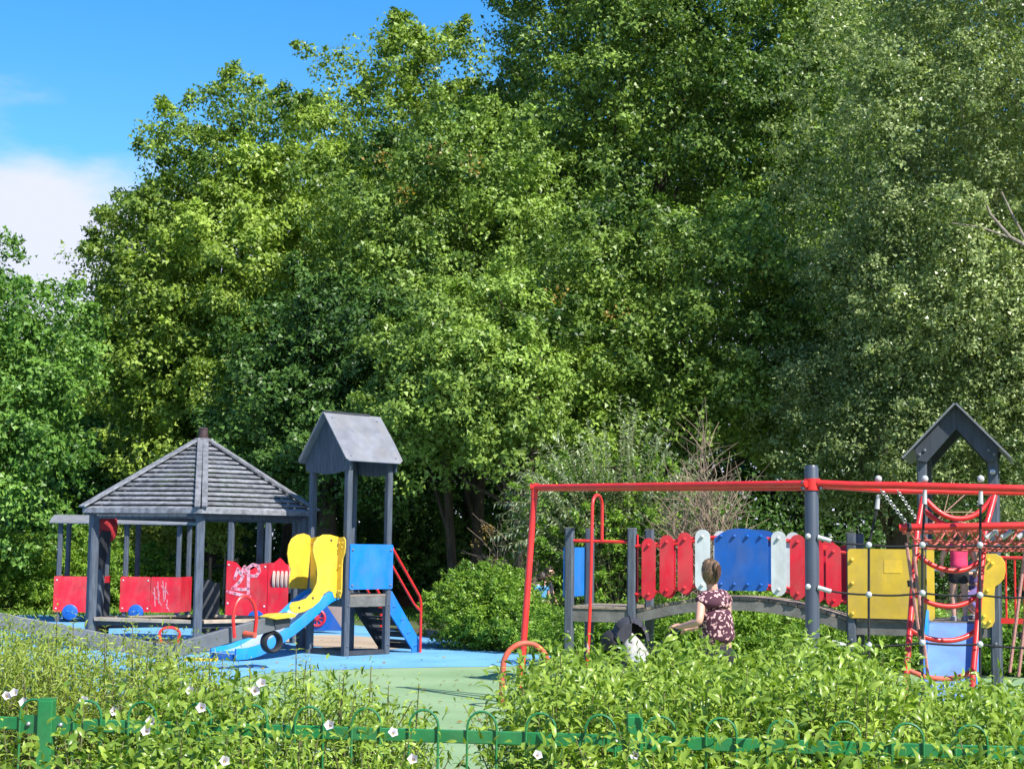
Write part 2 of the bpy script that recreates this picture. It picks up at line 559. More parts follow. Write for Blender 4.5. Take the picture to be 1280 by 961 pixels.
def tree(name, label, cpx, cpy, rxp, ryp, d, m, bark=None, nb=90, br=1.0, spr=40, lps=9, leaf=0.12, wid=0.84, trunk_x=None, r_trunk=0.3,
         tmpl=TRI, group='trees behind the playground', ry_scale=1.0, tone_shift=0.0, limbs=20, limb_r=0.07, base_d=None, **kw):
    c = at(cpx, cpy, d)
    ppm = F / d
    rad = (rxp / ppm, rxp / ppm * 0.8 * ry_scale, ryp / ppm)
    tx = at(trunk_x if trunk_x is not None else cpx, 700, base_d or d).x
    base = Vector((tx, (base_d or d) + 0.3, 0))
    t = thing(name, label, 'tree', base, 0, group)
    lp, ax, nr, tn, bc, bw = crown_points(c, rad, nb, br, spr, lps, **kw)
    sz = leaf * .93 * RNG.uniform(0.6, 1.35, len(lp))
    leaves('crown', lp, ax, nr, sz, wid, tn + tone_shift, m, t, tmpl, base)
    mb = MB()
    top = Vector(c) - base
    fork = Vector((0, 0, max(2.2, top.z * 0.45)))
    mb.tube([(0, 0, -0.1), (0.05, 0, 0.5), (r_trunk * .5, 0, fork.z * .5), (0.1, 0, fork.z), (top.x * .5, top.y * .5, (fork.z + top.z) / 2),
             (top.x, top.y, top.z + rad[2] * .5)],
            [r_trunk * 1.5, r_trunk * 1.1, r_trunk, r_trunk * .85, r_trunk * .6, .05], 9)
    idx = RNG.permutation(len(bc))[:limbs]
    limb_tubes(mb, Vector((0, 0, 0)), fork, [Vector(bc[i]) - base for i in idx], limb_r, .02, .3)
    mb.build('trunk', bark or BARK, t, smooth=True)
    return t

# ------------------------------------------------------------------ ground
def ground_mat():
    m = bpy.data.materials.new('grass_and_earth'); m.use_nodes = True
    n, l = m.node_tree.nodes, m.node_tree.links
    b = n['Principled BSDF']; b.inputs['Roughness'].default_value = 0.9
    t = n.new('ShaderNodeTexCoord')
    a = n.new('ShaderNodeTexNoise'); a.inputs['Scale'].default_value = 0.35; a.inputs['Detail'].default_value = 6
    c = n.new('ShaderNodeTexNoise'); c.inputs['Scale'].default_value = 9; c.inputs['Detail'].default_value = 8
    l.new(t.outputs['Object'], a.inputs['Vector']); l.new(t.outputs['Object'], c.inputs['Vector'])
    r1 = n.new('ShaderNodeValToRGB')
    r1.color_ramp.elements[0].color = (0.07, 0.055, 0.035, 1); r1.color_ramp.elements[0].position = .35
    r1.color_ramp.elements[1].color = (0.075, 0.12, 0.025, 1); r1.color_ramp.elements[1].position = .55
    r2 = n.new('ShaderNodeValToRGB')
    r2.color_ramp.elements[0].color = (0.55, 0.55, 0.5, 1); r2.color_ramp.elements[1].color = (1.25, 1.3, 1.1, 1)
    l.new(a.outputs['Fac'], r1.inputs[0]); l.new(c.outputs['Fac'], r2.inputs[0])
    x = n.new('ShaderNodeMix'); x.data_type = 'RGBA'; x.blend_type = 'MULTIPLY'; x.inputs['Factor'].default_value = 1
    l.new(r1.outputs[0], x.inputs['A']); l.new(r2.outputs[0], x.inputs['B'])
    l.new(x.outputs['Result'], b.inputs['Base Color'])
    return m


def rubber_mat(name, col, col2, fade):
    m = bpy.data.materials.new(name); m.use_nodes = True
    n, l = m.node_tree.nodes, m.node_tree.links
    b = n['Principled BSDF']; b.inputs['Roughness'].default_value = 0.85
    t = n.new('ShaderNodeTexCoord')
    a = n.new('ShaderNodeTexNoise'); a.inputs['Scale'].default_value = 0.9; a.inputs['Detail'].default_value = 8
    c = n.new('ShaderNodeTexVoronoi'); c.inputs['Scale'].default_value = 130
    l.new(t.outputs['Object'], a.inputs['Vector']); l.new(t.outputs['Object'], c.inputs['Vector'])
    r = n.new('ShaderNodeValToRGB')
    r.color_ramp.elements[0].color = (*col2, 1); r.color_ramp.elements[0].position = .33
    r.color_ramp.elements[1].color = (*col, 1); r.color_ramp.elements[1].position = .62
    l.new(a.outputs['Fac'], r.inputs[0])
    x = n.new('ShaderNodeMix'); x.data_type = 'RGBA'; x.blend_type = 'MULTIPLY'; x.inputs['Factor'].default_value = fade
    l.new(r.outputs[0], x.inputs['A']); l.new(c.outputs['Color'], x.inputs['B'])
    l.new(x.outputs['Result'], b.inputs['Base Color'])
    bp = n.new('ShaderNodeBump'); bp.inputs['Strength'].default_value = .4; bp.inputs['Distance'].default_value = .004
    l.new(c.outputs['Distance'], bp.inputs['Height']); l.new(bp.outputs[0], b.inputs['Normal'])
    return m


def sheet(name, pts, z, m, kind='structure'):
    me = bpy.data.meshes.new(name)
    bm = bmesh.new()
    vs = [bm.verts.new((p[0], p[1], z)) for p in pts]
    f = bm.faces.new(vs)
    bm.normal_update()
    if f.normal.z < 0: f.normal_flip()
    bm.to_mesh(me); bm.free()
    me.materials.append(m)
    o = bpy.data.objects.new(name, me); COL.objects.link(o)
    o['kind'] = kind
    return o


def smooth_poly(pts, k=6):
    out = []
    n = len(pts)
    for i in range(n):
        p0, p1, p2, p3 = [Vector(pts[(i + j) % n][:2]) for j in (-1, 0, 1, 2)]
        for q in range(k):
            t = q / k
            out.append(0.5 * ((2 * p1) + (p2 - p0) * t + (2 * p0 - 5 * p1 + 4 * p2 - p3) * t * t + (3 * p1 - p0 - 3 * p2 + p3) * t ** 3))
    return out


sheet('ground', [(-400, -60), (400, -60), (400, 700), (-400, 700)], 0.0, ground_mat())
M_GRN = rubber_mat('green_rubber_surface', (0.27, 0.39, 0.20), (0.205, 0.325, 0.15), .3)
M_BLU = rubber_mat('blue_rubber_surface', (0.16, 0.42, 0.68), (0.11, 0.33, 0.58), .3)
M_BEI = rubber_mat('beige_rubber_surface', (0.46, 0.37, 0.27), (0.38, 0.29, 0.2), .3)
M_SOIL = mat('dark_bed_soil', (0.09, 0.07, 0.045), 0.95, 0.6, 8, 0.8, 30)
green_edge = [gr(x, y) for x, y in ((-260, 792), (100, 790), (540, 806), (760, 822), (1000, 836), (1500, 850))]
sheet('green_playground_surface', [(p.x, p.y) for p in green_edge] + [(14, 5.2), (-12, 5.2)], 0.004, M_GRN)
bl = [gr(x, y) for x, y in ((-420, 776), (-100, 771), (160, 768), (330, 772), (440, 781), (545, 797), (610, 803), (700, 810), (800, 822), (790, 833),
                            (700, 831), (620, 833), (520, 834.5), (430, 837), (340, 841), (290, 851), (225, 872), (120, 888), (-60, 880), (-300, 850))]
sheet('blue_playground_surface', smooth_poly(bl), 0.008, M_BLU)
be = [gr(x, y) for x, y in ((352, 800), (400, 794), (455, 796), (520, 803), (500, 811), (450, 812), (400, 809))]
sheet('beige_surface_patch', smooth_poly(be), 0.012, M_BEI)
be = [gr(x, y) for x, y in ((80, 806), (150, 799), (235, 800), (330, 806), (352, 812), (250, 813.5), (140, 812))]
sheet('beige_surface_path', smooth_poly(be), 0.012, M_BEI)
be = [gr(x, y) for x, y in ((385, 819.5), (420, 821), (470, 823), (500, 822), (490, 826), (440, 827), (390, 825))]
# planting bed under the front shrubs, on both sides of the open gap
sheet('soil_bed', [(-8, 5.6), (-.35, 5.6), (-.45, 7.2), (-1.2, 8.9), (-8, 8.9)], 0.02, M_SOIL)
sheet('soil_bed', [(.12, 5.6), (8, 5.6), (8, 9.6), (.5, 9.6), (.1, 8.2)], 0.02, M_SOIL)

# ------------------------------------------------------------------ leaf materials
LM_OAK = leaf_mat('oak_leaves', (0.020, 0.062, 0.008), (0.290, 0.415, 0.076), .22)
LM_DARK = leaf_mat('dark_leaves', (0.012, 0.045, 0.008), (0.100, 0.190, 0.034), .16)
LM_PLANE = leaf_mat('plane_tree_leaves', (0.060, 0.120, 0.012), (0.355, 0.470, 0.080), .27)
LM_MAPLE = leaf_mat('maple_leaves', (0.035, 0.105, 0.012), (0.200, 0.350, 0.060), .25)
LM_BIRCH = leaf_mat('birch_leaves', (0.050, 0.095, 0.024), (0.430, 0.500, 0.200), .25, .35)
LM_BUSH = leaf_mat('bush_leaves', (0.055, 0.140, 0.012), (0.260, 0.400, 0.045), .25)
LM_FRONT = leaf_mat('front_shrub_leaves', (0.055, 0.135, 0.010), (0.410, 0.520, 0.085), .27, .30)
LM_YEL = leaf_mat('yellow_green_shrub_leaves', (0.130, 0.200, 0.018), (0.400, 0.460, 0.095), .28, .45)
LM_SILV = leaf_mat('silvery_leaves', (0.190, 0.260, 0.120), (0.480, 0.540, 0.350), .25, .55, (1.2, 1.3, .8))
LM_RUST = leaf_mat('rusty_leaves', (0.22, 0.12, 0.03), (0.42, 0.30, 0.08), .3)

# ------------------------------------------------------------------ trees (left to right, then behind)
tree('maple_tree', 'mid green maple cut off by the left edge, drooping bright foliage down to the bushes', -62, 505, 128, 195, 38, LM_MAPLE, shoot=.8, nb=44, br=1.05, spr=44,
     lps=33, spray_r=.28, leaf=.12, trunk_x=-30, droop=.5)
tree('broadleaf_tree', 'small light green tree low between the left edge maple and the tall yellow green tree', 97, 555, 50, 150, 50, LM_MAPLE, shoot=.8, nb=40, br=.9, spr=50, lps=12, leaf=.14,
     trunk_x=84, tone_shift=.08, r_trunk=.2)
tree('plane_tree', 'tall yellow green tree with sky showing through its upper left twigs', 284, 385, 146, 262, 45, LM_PLANE, nb=115, br=.9, spr=30, lps=33, leaf=.13,
     trunk_x=250, fill=.04, egg=.18, limbs=40, limb_r=.09, spray_r=.30)
tree('plane_tree', 'tall yellow green tree with domed top just left of the tallest dark oak', 528, 350, 205, 300, 53, LM_PLANE, tmpl=TRI, nb=105, br=1.2, spr=34, lps=33, leaf=.15, spray_r=.34,
     trunk_x=480, tone_shift=-.08, egg=.1, limbs=40)
tree('drooping_tree', 'dark bluish green drooping tree behind the little slide tower', 425, 510, 105, 140, 40, LM_DARK, nb=40, br=.95, spr=42, lps=33, spray_r=.28, leaf=.12,
     trunk_x=400, droop=.8, tone_shift=.05)
tree('oak_tree', 'medium green oak with tufted boughs and a few orange shoots left of centre', 560, 365, 150, 190, 43, LM_OAK, nb=42, br=1.1, spr=50, lps=36, leaf=.12, spray_r=.31, fill=.02,
     trunk_x=585, tone_shift=.06)
tree('oak_tree', 'tallest dark oak whose crown runs out of the top of the picture', 866, 110, 212, 330, 47, LM_OAK, tmpl=TRI, nb=78, br=1.4, spr=60, lps=36, leaf=.13, spray_r=.33, fill=.03,
     trunk_x=770, r_trunk=.42, limbs=30)
tree('oak_tree', 'bright tufted oak in front of the tallest one, above the arched bridge', 850, 440, 185, 165, 40, LM_OAK, nb=50, br=1.0, spr=50, lps=36, leaf=.115, spray_r=.28, fill=.02,
     trunk_x=880, tone_shift=.10)
tree('oak_tree', 'low oak with pointed bright boughs right of the little slide tower', 610, 500, 118, 125, 37, LM_OAK, nb=34, br=.82, spr=50, lps=36, leaf=.11, spray_r=.25, fill=.02,
     trunk_x=655, tone_shift=.14, r_trunk=.24)
tree('birch_tree', 'greyish small leaved birch with pale bare limbs at the right edge', 1215, 215, 190, 330, 36, LM_BIRCH, BARKW, nb=120, br=.85, spr=90, lps=17, leaf=.085,
     trunk_x=1330, droop=1.3, wid=.85, limbs=40, limb_r=.05, spray_r=.2, r_trunk=.2)
tree('birch_tree', 'lower greyish birch boughs behind the right roofed tower', 1150, 520, 175, 145, 37, LM_BIRCH, BARK, tmpl=TRI, nb=90, br=.7, spr=70, lps=14, leaf=.085,
     trunk_x=1120, droop=.8, wid=.7, tone_shift=-.05)
tree('broadleaf_tree', 'dark tree filling the gap behind the birch top at the upper right', 1120, 190, 150, 300, 56, LM_DARK, tmpl=TRI, nb=70, br=1.5, spr=60, lps=10, leaf=.19, trunk_x=1100)
for o_ in [o for o in bpy.data.objects if o.name.startswith('birch_tree') and 'pale bare' in o.get('label', '')]:
    b_ = o_.location
    for pth, r_ in ((((1300, 318), (1262, 296), (1238, 268), (1226, 238)), .05), (((1262, 297), (1225, 284), (1190, 279)), .025), (((1282, 300), (1262, 262), (1252, 240)), .03)):
        mb = MB(); mb.tube([at(x, y, 32.9) - b_ for x, y in pth], [r_ * (1 - .22 * i) for i in range(len(pth))], 7)
        mb.build('pale_limb', LIMBM, o_, smooth=True)
# orange young shoots on the oaks
for o_ in [o for o in bpy.data.objects if o.name.startswith('oak_tree')]:
    lab = o_['label']; b_ = o_.location
    pts = [(478, 198), (590, 206), (548, 186), (505, 240)] if 'orange' in lab else [(955, 332), (1042, 342), (770, 398), (700, 372)] if 'above the arched' in lab else []
    if not pts: continue
    P_ = []
    for x, y in pts:
        c = np.array(at(x, y, b_.y - (3.6 if 'orange' in lab else 3.2)))
        P_.append(c + RNG.normal(size=(34, 3)) * .17)
    P_ = np.vstack(P_)
    leaves('orange_shoots', P_, RNG.normal(size=P_.shape), RNG.normal(size=P_.shape) * .5 + np.array([.2, -.3, .7]), RNG.uniform(.07, .13, len(P_)), .7, RNG.normal(.6, .2, len(P_)), LM_RUST, o_, RHOMB, b_)['kind'] = 'stuff'
# a second row closing the wood
back = [(-80, 600, 130, 110), (110, 640, 110, 80), (300, 520, 150, 150), (480, 480, 150, 220), (650, 420, 150, 290), (820, 250, 170, 330), (1000, 280, 150, 340), (1180, 480, 150, 260), (1340, 400, 140, 300)]
names = ['at the left edge', 'behind the roofed train wagon', 'behind the pavilion roof', 'behind the slide tower', 'behind the low pointed oak', 'behind the arched bridge',
         'between the oak and the birch', 'behind the right roofed tower', 'beyond the right edge']
for (x, y, rx, ry), nm in zip(back, names):
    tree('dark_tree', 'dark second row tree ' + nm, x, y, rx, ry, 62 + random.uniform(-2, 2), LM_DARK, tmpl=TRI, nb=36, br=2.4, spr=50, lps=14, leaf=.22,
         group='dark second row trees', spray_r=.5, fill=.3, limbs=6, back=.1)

# bare leaning trunks standing in the shade
def bare_trunk(px, d, h, r, lean, label):
    p = at(px, 700, d)
    t = thing('tree_trunk', label, 'tree trunk', (p.x, d, 0), 0, 'trunks in the shade')
    mb = MB()
    mb.tube([(0, 0, -.1), (lean * .15, 0, .7), (lean * .5, 0, h * .5), (lean, 0, h)], [r * 1.4, r, r * .8, r * .25], 10)
    mb.tube([(lean * .3, 0, h * .3), (lean * .3 - .5, .1, h * .55), (lean * .3 - .9, .3, h)], [r * .5, r * .35, r * .12], 8)
    mb.build('bark', BARK, t, smooth=True)

bare_trunk(571, 39, 6.2, .13, -.5, 'slim forked brown trunk in the shade right of the slide tower')
bare_trunk(592, 41, 7, .16, .3, 'straight brown trunk beside the slim forked one')
bare_trunk(648, 36, 6, .19, .45, 'thick brown trunk just left of the red frame corner post')
bare_trunk(772, 37, 3.4, .24, -.2, 'thick dark trunk seen between the platform posts')
bare_trunk(352, 46, 7, .16, .4, 'slim brown trunk behind the steam engine cab')

# dense dark undergrowth at the foot of the wood
def undergrowth():
    n = 95000
    x = RNG.uniform(-24, 24, n); y = RNG.uniform(47, 55, n)
    z = np.abs(RNG.normal(0, 1, n)) * 1.3 + RNG.random(n) * (1.4 + .9 * np.sin(x * 1.1) + .8 * np.sin(x * .37 + 1))
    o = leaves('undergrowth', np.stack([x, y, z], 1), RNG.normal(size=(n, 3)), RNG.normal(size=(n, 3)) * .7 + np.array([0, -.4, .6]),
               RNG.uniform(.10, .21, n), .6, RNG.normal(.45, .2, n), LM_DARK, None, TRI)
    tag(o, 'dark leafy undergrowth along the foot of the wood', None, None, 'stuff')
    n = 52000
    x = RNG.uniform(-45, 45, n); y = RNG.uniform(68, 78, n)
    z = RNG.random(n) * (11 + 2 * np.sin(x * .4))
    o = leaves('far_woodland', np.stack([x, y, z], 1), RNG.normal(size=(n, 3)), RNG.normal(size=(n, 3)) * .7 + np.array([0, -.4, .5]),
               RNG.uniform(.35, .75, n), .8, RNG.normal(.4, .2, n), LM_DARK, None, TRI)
    tag(o, 'dark wood farther back, seen only through gaps low between the trunks', None, None, 'stuff')
undergrowth()


def litter():
    n = 900
    px = RNG.uniform(-40, 1250, n); d = RNG.uniform(9, 29, n)
    P = np.array([[at(a, 800, b).x, b, .02] for a, b in zip(px, d)])
    o = leaves('leaf_litter', P, RNG.normal(size=(n, 3)) * np.array([1, 1, .1]), RNG.normal(size=(n, 3)) * .25 + np.array([0, 0, 1]),
               RNG.uniform(.03, .08, n), .6, RNG.normal(.4, .3, n), LM_RUST, None)
    tag(o, 'scattered dry leaves on the rubber ground', None, None, 'stuff')
litter()


def grass_tufts():
    n = 26000
    x = RNG.uniform(-17, 4, n); y = RNG.uniform(36.5, 46, n)
    a = RNG.normal(size=(n, 3)) * .35 + np.array([0, 0, 1])
    o = leaves('grass', np.stack([x, y, np.zeros(n)], 1), a, RNG.normal(size=(n, 3)) * np.array([1, 1, .2]),
               RNG.uniform(.05, .17, n), .2, RNG.normal(.3, .25, n), LM_BUSH, None)
    tag(o, 'sunlit rough grass beyond the blue surface', None, None, 'stuff')
grass_tufts()

# ------------------------------------------------------------------ bushes
def bush(name, label, cpx, ytop, rxp, d, m, ry=1.0, nb=60, br=.32, spr=24, lps=9, leaf=.055, wid=.55, tone_shift=0, group=None, stems=10, zc=.42, **kw):
    cx = at(cpx, 700, d).x
    ztop = at(cpx, ytop, d).z
    base = Vector((cx, d, 0))
    t = thing(name, label, 'bush', base, 0, group)
    rad = (rxp / F * d, ry, ztop * (1 - zc) - br * .3)
    lp, ax, nr, tn, bc, bw = crown_points((cx, d, ztop * zc), rad, nb, br, spr, lps, spray_r=kw.pop('spray_r', .07), fill=kw.pop('fill', .2), zmin=.02, **kw)
    lo = RNG.random(len(lp)) < 0
    leaves('foliage', lp, ax, nr, leaf * RNG.uniform(.6, 1.3, len(lp)), wid * 1.1, tn + tone_shift, m, t, TRI, base)
    mb = MB()
    for i in RNG.permutation(len(bc))[:stems]:
        q = Vector(bc[i]) - base
        s = Vector((q.x * .2, q.y * .2, 0))
        mb.tube([s, s.lerp(q, .5) + Vector((0, 0, .1)), q], [.022, .015, .005], 5)
    mb.build('stems', STEM, t)
    return t


bush('round_bush', 'dense bright green bush beside the red stair rail, left of the red frame', 604, 712, 58, 27.5, LM_BUSH, ry=1.0, nb=95, br=.24, spr=30, lps=10, leaf=.055)
bush('round_bush', 'bright green bush directly behind the thin red corner pole', 662, 764, 42, 27, LM_BUSH, ry=.9, nb=60, br=.24, spr=28, lps=10, leaf=.055, tone_shift=-.1)
bush('hedge', 'green hedge seen under the arched bridge, left half', 760, 765, 85, 24, LM_BUSH, ry=.8, nb=75, br=.22, spr=28, lps=10, leaf=.05, tone_shift=-.1)
bush('hedge', 'bright green hedge under the top of the arched bridge', 925, 750, 95, 23.5, LM_BUSH, ry=.8, nb=100, br=.22, spr=30, lps=10, leaf=.048, tone_shift=.05)
bush('hedge', 'green hedge seen below the yellow wall panel', 1100, 762, 95, 23.5, LM_BUSH, ry=.8, nb=85, br=.22, spr=28, lps=10, leaf=.05)
bush('hedge', 'green hedge at the right edge behind the red railing', 1270, 762, 80, 23, LM_BUSH, ry=.8, nb=60, br=.22, spr=28, lps=10, leaf=.05, tone_shift=-.08)
bush('round_bush', 'leafy yellow green bush at the left edge before the first red wagon', 20, 672, 75, 40, LM_BUSH, ry=1.3, nb=85, br=.36, spr=28, lps=10, leaf=.075, tone_shift=.08)
bush('round_bush', 'leafy green bush behind the first red wagon', 112, 668, 48, 41, LM_BUSH, ry=1.1, nb=55, br=.36, spr=26, lps=10, leaf=.075)
bush('low_bush', 'low green bush seen between the pavilion posts behind the second red wagon', 175, 690, 42, 42, LM_BUSH, ry=1.1, nb=45, br=.34, spr=24, lps=9, leaf=.075, tone_shift=-.1)
bush('low_bush', 'low yellow green bush between pavilion and steam engine', 262, 718, 40, 44, LM_YEL, ry=1.0, nb=40, br=.3, spr=22, lps=9, leaf=.08, tone_shift=-.25)
bush('rusty_shrub', 'straggly rusty and green shrub behind the bright bush and thick trunk', 620, 672, 38, 30, LM_RUST, ry=.6, nb=16, br=.2, spr=9, lps=7, leaf=.05, stems=24, fill=0.02)
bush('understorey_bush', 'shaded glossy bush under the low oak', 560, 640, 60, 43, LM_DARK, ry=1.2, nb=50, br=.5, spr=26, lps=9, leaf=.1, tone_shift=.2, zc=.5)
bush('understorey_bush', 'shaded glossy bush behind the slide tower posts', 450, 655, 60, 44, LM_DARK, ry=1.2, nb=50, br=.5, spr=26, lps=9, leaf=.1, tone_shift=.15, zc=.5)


def arching_shrub(name, label, cpx, d, spread_px, ytop, m, n_st=70, bare=False, twigm=None, ry=.9):
    """many shoots fanning out from the foot; long narrow leaves in pairs, or bare twigs"""
    cx = at(cpx, 700, d).x
    base = Vector((cx, d, 0))
    t = thing(name, label, 'bush', base)
    zt = at(cpx, ytop, d).z
    mb = MB()
    P, A, Nn, T = [], [], [], []
    for i in range(n_st):
        u = random.uniform(-1, 1)
        hx = u * spread_px / F * d
        hz = zt * (1 - .42 * abs(u) ** 1.6) * random.uniform(.5, 1.0)
        hy = random.uniform(-ry, ry)
        e = Vector((hx, hy, hz))
        s = Vector((random.uniform(-.25, .25), random.uniform(-.2, .2), 0))
        pts = []
        for k in range(9):
            q = k / 8
            p = s.lerp(e, q) + Vector((0, 0, .35 * math.sin(q * PI) * (1 + abs(u))))
            if bare and k:
                p += Vector((random.uniform(-.09, .09), random.uniform(-.09, .09), random.uniform(-.06, .06)))
            if k == 8: p += Vector((hx * .04, 0, -.08 if not bare else .05))
            pts.append(p)
        mb.tube(pts, [.014 - .0014 * k for k in range(9)] if bare else [.016 - .0017 * k for k in range(9)], 4)
        if bare:
            for _ in range(7):
                k = random.randint(2, 7)
                b = pts[k]
                dr = Vector((random.uniform(-1, 1), random.uniform(-.6, .6), random.uniform(.1, 1.1))).normalized() * random.uniform(.35, .9)
                mb.tube([b, b + dr * .5 + Vector((0, 0, .05)), b + dr], [.008, .005, .003], 3)
        else:
            for q in np.arange(.30, 1.0, .022):
                k = min(7, int(q * 8)); f = q * 8 - k
                p = pts[k].lerp(pts[k + 1], f)
                dr = (pts[k + 1] - pts[k]).normalized()
                for sd in (-1, 1):
                    sidev = dr.cross(Vector((random.uniform(-1, 1), random.uniform(-1, 1), .3))).normalized() * sd
                    P.append(p); A.append(sidev + dr * .9 - Vector((0, 0, .15))); Nn.append(Vector((0, 0, 1)) + sidev * .3); T.append(random.gauss(.55, .2))
    if P:
        P = np.array(P) + np.array(base)
        sz = RNG.uniform(.065, .14, len(P))
        leaves('foliage', P, np.array(A), np.array(Nn), sz, .30, np.array(T), m, t, SLIM, base)
    mb.build('stems', twigm or STEM, t)
    return t


arching_shrub('arching_shrub', 'silvery green arching shrub with long narrow leaves behind the red top bars', 768, 29, 150, 488, LM_SILV, 230, ry=.8)
bush('leafy_shrub', 'rounded green shrub with small leaves under the silvery arching one', 765, 575, 112, 29.3, LM_BUSH, ry=.7, nb=80, br=.36, spr=20, lps=12, leaf=.065, tone_shift=-.05, zc=.55)
arching_shrub('bare_twig_shrub', 'dead pale brown twiggy shrub above the white and blue bridge boards', 880, 27.5, 62, 500, None, 60, True, TWIG, .5)
arching_shrub('bare_twig_shrub', 'few dry curved twigs left of the red frame corner pole', 640, 29, 55, 660, None, 12, True, TWIG, .3)

# saplings with stakes
def sapling(px, ytop, d, label, stakes=True):
    p = at(px, 700, d)
    zt = at(px, ytop, d).z
    t = thing('sapling', label, 'young tree', (p.x, d, 0), 0, 'staked saplings')
    mb = MB(); mb.tube([(0, 0, 0), (.03, 0, zt * .5), (0, 0, zt)], [.035, .028, .01], 6); mb.build('trunk', BARKW, t)
    lp, ax, nr, tn, bc, bw = crown_points((p.x, d, zt * .8), (.38, .38, zt * .24), 22, .2, 10, 8, spray_r=.09, fill=.05, back=1)
    leaves('crown', lp, ax, nr, .09 * RNG.uniform(.7, 1.3, len(lp)), .6, tn + .15, LM_YEL, t, RHOMB, (p.x, d, 0))
    if stakes:
        for s in (-.36, .36):
            m2 = MB(); m2.tube([(s, 0, 0), (s, 0, 1.35)], [.045, .045], 8); m2.build('stake', STAKE, t)
        m3 = MB(); m3.box(-.36, .36, -.02, .02, 1.1, 1.16); m3.build('tie', RUBBER, t)

sapling(280, 640, 43, 'staked sapling with two brown posts behind the steam engine cab')
sapling(164, 652, 43, 'staked sapling seen above the second red wagon')
sapling(190, 655, 44, 'staked sapling right of the other one above the second wagon')
sapling(232, 650, 45, 'sapling without posts next to the pavilion front post', False)

# ================================================================== front fence
FL = Vector((at(58, 900, 6.7).x, 6.7, 0))
FR = Vector((at(793, 915, 6.34).x, 6.34, 0))
FE = (FR - FL).normalized()
FN = Vector((-FE.y, FE.x, 0))
SPAN = (FR - FL).length
fence = thing('bow_top_fence', 'green bow topped metal fence running along the very front through the shrubs', 'fence', FL)


def f_pt(s, z, o=0.0):
    return FE * s + FN * o + Vector((0, 0, z))


for k in (-1, 0, 1, 2):
    s0 = k * SPAN
    mb = MB(); mb.beam(f_pt(s0, -.1), f_pt(s0, 1.055), .062, .062, (0, 1, 0))
    p = mb.build('post', GREENF, fence, bevel=.004, seg=1)
    c = MB(); c.beam(f_pt(s0, 1.0552), f_pt(s0, 1.061), .056, .056, (0, 1, 0)); c.build('post_cap', GREENF, p)
    for sgn in (-1, 1):
        b = MB()
        b.beam(f_pt(s0 + sgn * .034, .955, -.012), f_pt(s0 + sgn * .105, .955, -.012), .006, .075, (0, 0, 1))
        br_ = b.build('bracket', GREENF, fence)
        b = MB(); b.sphere(f_pt(s0 + sgn * .07, .955, -.018), .011, 8, 5); b.build('bolt', GALV, br_, smooth=True)
    for z in (.955, .12):
        r = MB(); r.beam(f_pt(s0 + .04, z), f_pt(s0 + SPAN - .04, z), .014, .052)
        r.build('rail', GREENF, fence, bevel=.003, seg=1)
pitch = SPAN / 10.35
hoop_me = None
i = -12
while i * pitch + .12 < 3 * SPAN - .1:
    s0 = .125 + i * pitch
    if s0 > -SPAN:
        w = pitch * .5
        pts = [(0, 0, .05), (0, 0, .3), (0, 0, .6), (0, 0, .97)]
        pts += [(w / 2 - w / 2 * math.cos(PI * k / 9), 0, .995 + w * .5 * math.sin(PI * k / 9) * 1.05) for k in range(0, 10)]
        pts += [(w, 0, .97), (w, 0, .6), (w, 0, .3), (w, 0, .05)]
        if hoop_me is None:
            m_ = MB(); m_.tube([FE * p[0] + Vector((0, 0, p[2])) for p in pts], .0052, 6)
            ho = m_.build('hoop', GREENF, fence, smooth=True); hoop_me = ho
        else:
            ho = copy_obj(hoop_me, fence)
        ho.location = FE * s0 - FN * .0138
    i += 1

# ================================================================== foreground shrubs
ROSE = []


